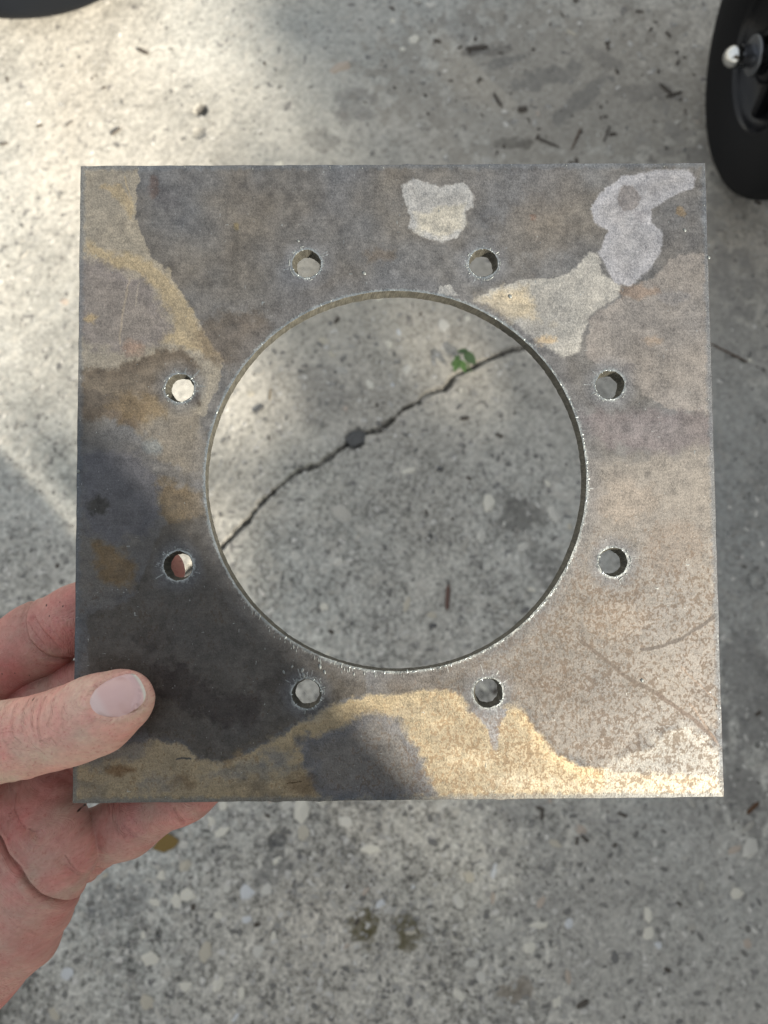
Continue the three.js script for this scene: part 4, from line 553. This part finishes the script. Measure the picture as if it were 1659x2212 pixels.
// ---------------------------------------------------------------- what shades the place, out of the picture
// porch roof: its straight eave casts the slanting shade over the lower left of the plate and the hand
{
  const onPlate = (px, py) => { const [x, y] = pm(px, py); return V(x / 1000, y / 1000, 0).applyQuaternion(plateQ).add(plateP); };
  const a = onPlate(190, 772), b = onPlate(1045, 1722), up = (p, y) => p.clone().addScaledVector(SUN, (y - p.y) / SUN.y), Y = 1.75;
  const A = up(a, Y), B = up(b, Y), e = B.clone().sub(A).setY(0).normalize(), w = V(e.z, 0, -e.x); const left = V(-1, 0, 0.7); if (w.dot(left) < 0) w.negate();
  const c = A.clone().lerp(B, 0.5), roof = new THREE.Group(); roof.position.set(c.x, Y, c.z);
  const ang = Math.atan2(-e.z, e.x); roof.rotation.y = ang; const s = Math.sign(w.clone().applyAxisAngle(V(0, 1, 0), -ang).z), D = 2.0, L = 3.2;
  const wood = std({ color: lin(0.10, 0.085, 0.07), roughness: 0.8 });
  for (let k = 0; k < 14; k++) { const bx = new RoundedBoxGeometry(L, 0.022, D / 14 - 0.0005, 2, 0.003); bx.translate(0, 0.011, s * (k + 0.5) * D / 14); part(roof, bx, wood, numbered('board')); }
  const pole = new THREE.CylinderGeometry(0.03, 0.03, Y - 0.002, 16); pole.translate(0, -(Y - 0.002) / 2, 0); for (const x of [-1.5, 1.5]) { const o = part(roof, pole, wood, 'post'); o.position.set(x, -0.001, s * D * 0.9); }
  thing(roof, 'porch_roof', 'dark wooden porch roof on two posts, behind the photographer', 'roof');
}
// tree to the right, whose crown dapples the concrete
{
  const r = rng(88), n = 7800, leafG = (() => { const ps = [], ix = [], m = 5; for (let i = 0; i <= m; i++) { const t = i / m, w = 0.33 * Math.sin(Math.PI * Math.pow(t, 0.75)); ps.push(t - 0.5, -0.12 * t * t, -w, t - 0.5, 0.05, 0, t - 0.5, -0.12 * t * t, w); } for (let i = 0; i < m; i++) for (let s = 0; s < 2; s++) { const a = i * 3 + s; ix.push(a, a + 1, a + 3, a + 3, a + 1, a + 4); } const g = new THREE.BufferGeometry(); g.setAttribute('position', new THREE.Float32BufferAttribute(ps, 3)); g.setIndex(ix); g.computeVertexNormals(); return g; })();
  const tree = new THREE.Group(); tree.position.set(9.6, 0, 7.6);
  const im = new THREE.InstancedMesh(leafG, phys({ color: lin(0.07, 0.12, 0.035), roughness: 0.6, transmission: 0.25, side: THREE.DoubleSide }), n), m = new THREE.Matrix4(), q = new THREE.Quaternion(), eu = new THREE.Euler();
  // boundary of the shade on the slab: x of its edge for a given z
  const edgeX = (z) => { const t = [[-1.4, -0.1], [-0.72, -0.34], [-0.62, -0.34], [-0.5, -0.16], [-0.36, 0.10], [-0.1, 0.10], [0.15, -0.02], [0.3, -0.12], [1.2, -0.1]]; for (let i = 1; i < t.length; i++) if (z < t[i][0]) return mix(t[i - 1][1], t[i][1], clamp((z - t[i - 1][0]) / (t[i][0] - t[i - 1][0]))); return 0.2; };
  for (let k = 0; k < n;) {
    if (k >= 1250) { const near = k < 3300, h = near ? 5.5 + 4 * r() : 3.5 + 5.5 * r(), x = near ? mix(0.40, 1.5, r()) : mix(0.9, 7, r()), z = near ? mix(-1.6, 1.6, r()) : mix(-5, 3, r()), s = near ? 0.08 + 0.07 * r() : 0.13 + 0.12 * r(); q.setFromEuler(eu.set((r() - 0.5) * 1.6, r() * 6.28, (r() - 0.5) * 1.6)); m.compose(V(x + SUN.x / SUN.y * h - 9.6, h, z + SUN.z / SUN.y * h - 7.6), q, V(s, s, s)); im.setMatrixAt(k++, m); continue; }
    const z = mix(-1.4, 1.5, r()), x = mix(-0.55, 1.5, r()), dx = x - edgeX(z) + (fbm(x * 4 + 2, z * 4, 2) - 0.5) * 0.3, dens = clamp(0.03 + 0.97 * sstep(-0.1, 0.42, dx)); if (dx < -0.12 || r() > dens || (z > -0.42 && z < 0.2 && x < 0.32 && r() < 0.90)) continue;
    const h = 6 + 3.4 * r(), s = 0.06 + 0.07 * r(); q.setFromEuler(eu.set((r() - 0.5) * 1.6, r() * 6.28, (r() - 0.5) * 1.6));
    m.compose(V(x + SUN.x / SUN.y * h - 9.6, h, z + SUN.z / SUN.y * h - 7.6), q, V(s, s, s)); im.setMatrixAt(k++, m);
  }
  im.name = 'crown'; im.userData.kind = 'stuff'; tree.add(im);
  const bark = std({ color: lin(0.12, 0.095, 0.07), roughness: 0.9 }), limb = (pts, r0, r1, name) => { const c = new THREE.CatmullRomCurve3(pts), g = new THREE.TubeGeometry(c, 24, 1, 10), p = g.attributes.position; for (let i = 0; i < p.count; i++) { const t = Math.floor(i / 11) / 24, o = c.getPointAt(t), v = V().fromBufferAttribute(p, i).sub(o).multiplyScalar(mix(r0, r1, t)).add(o); p.setXYZ(i, v.x, v.y, v.z); } g.scale(1.75, 1.75, 1.75); g.computeVertexNormals(); part(tree, g, bark, name); };
  limb([V(1.2, -0.02, 1.2), V(1.2, 1.2, 1.2), V(1.25, 2.6, 1.1), V(1.3, 3.8, 0.9), V(1.35, 5.0, 0.7)], 0.16, 0.05, 'trunk');
  limb([V(1.25, 2.4, 1.1), V(1.05, 3.3, 0.5), V(1.05, 4.2, -0.1)], 0.07, 0.03, 'limb'); limb([V(1.28, 2.9, 1.05), V(1.5, 3.8, 1.6), V(1.6, 5.0, 1.8)], 0.07, 0.03, 'limb'); limb([V(1.3, 3.6, 0.9), V(1.15, 4.5, 0.7), V(1.15, 5.1, 0.6)], 0.05, 0.02, 'limb');
  thing(tree, 'tree', 'leafy tree to the right whose crown dapples the concrete', 'tree');
}

renderer.render(scene, camera);
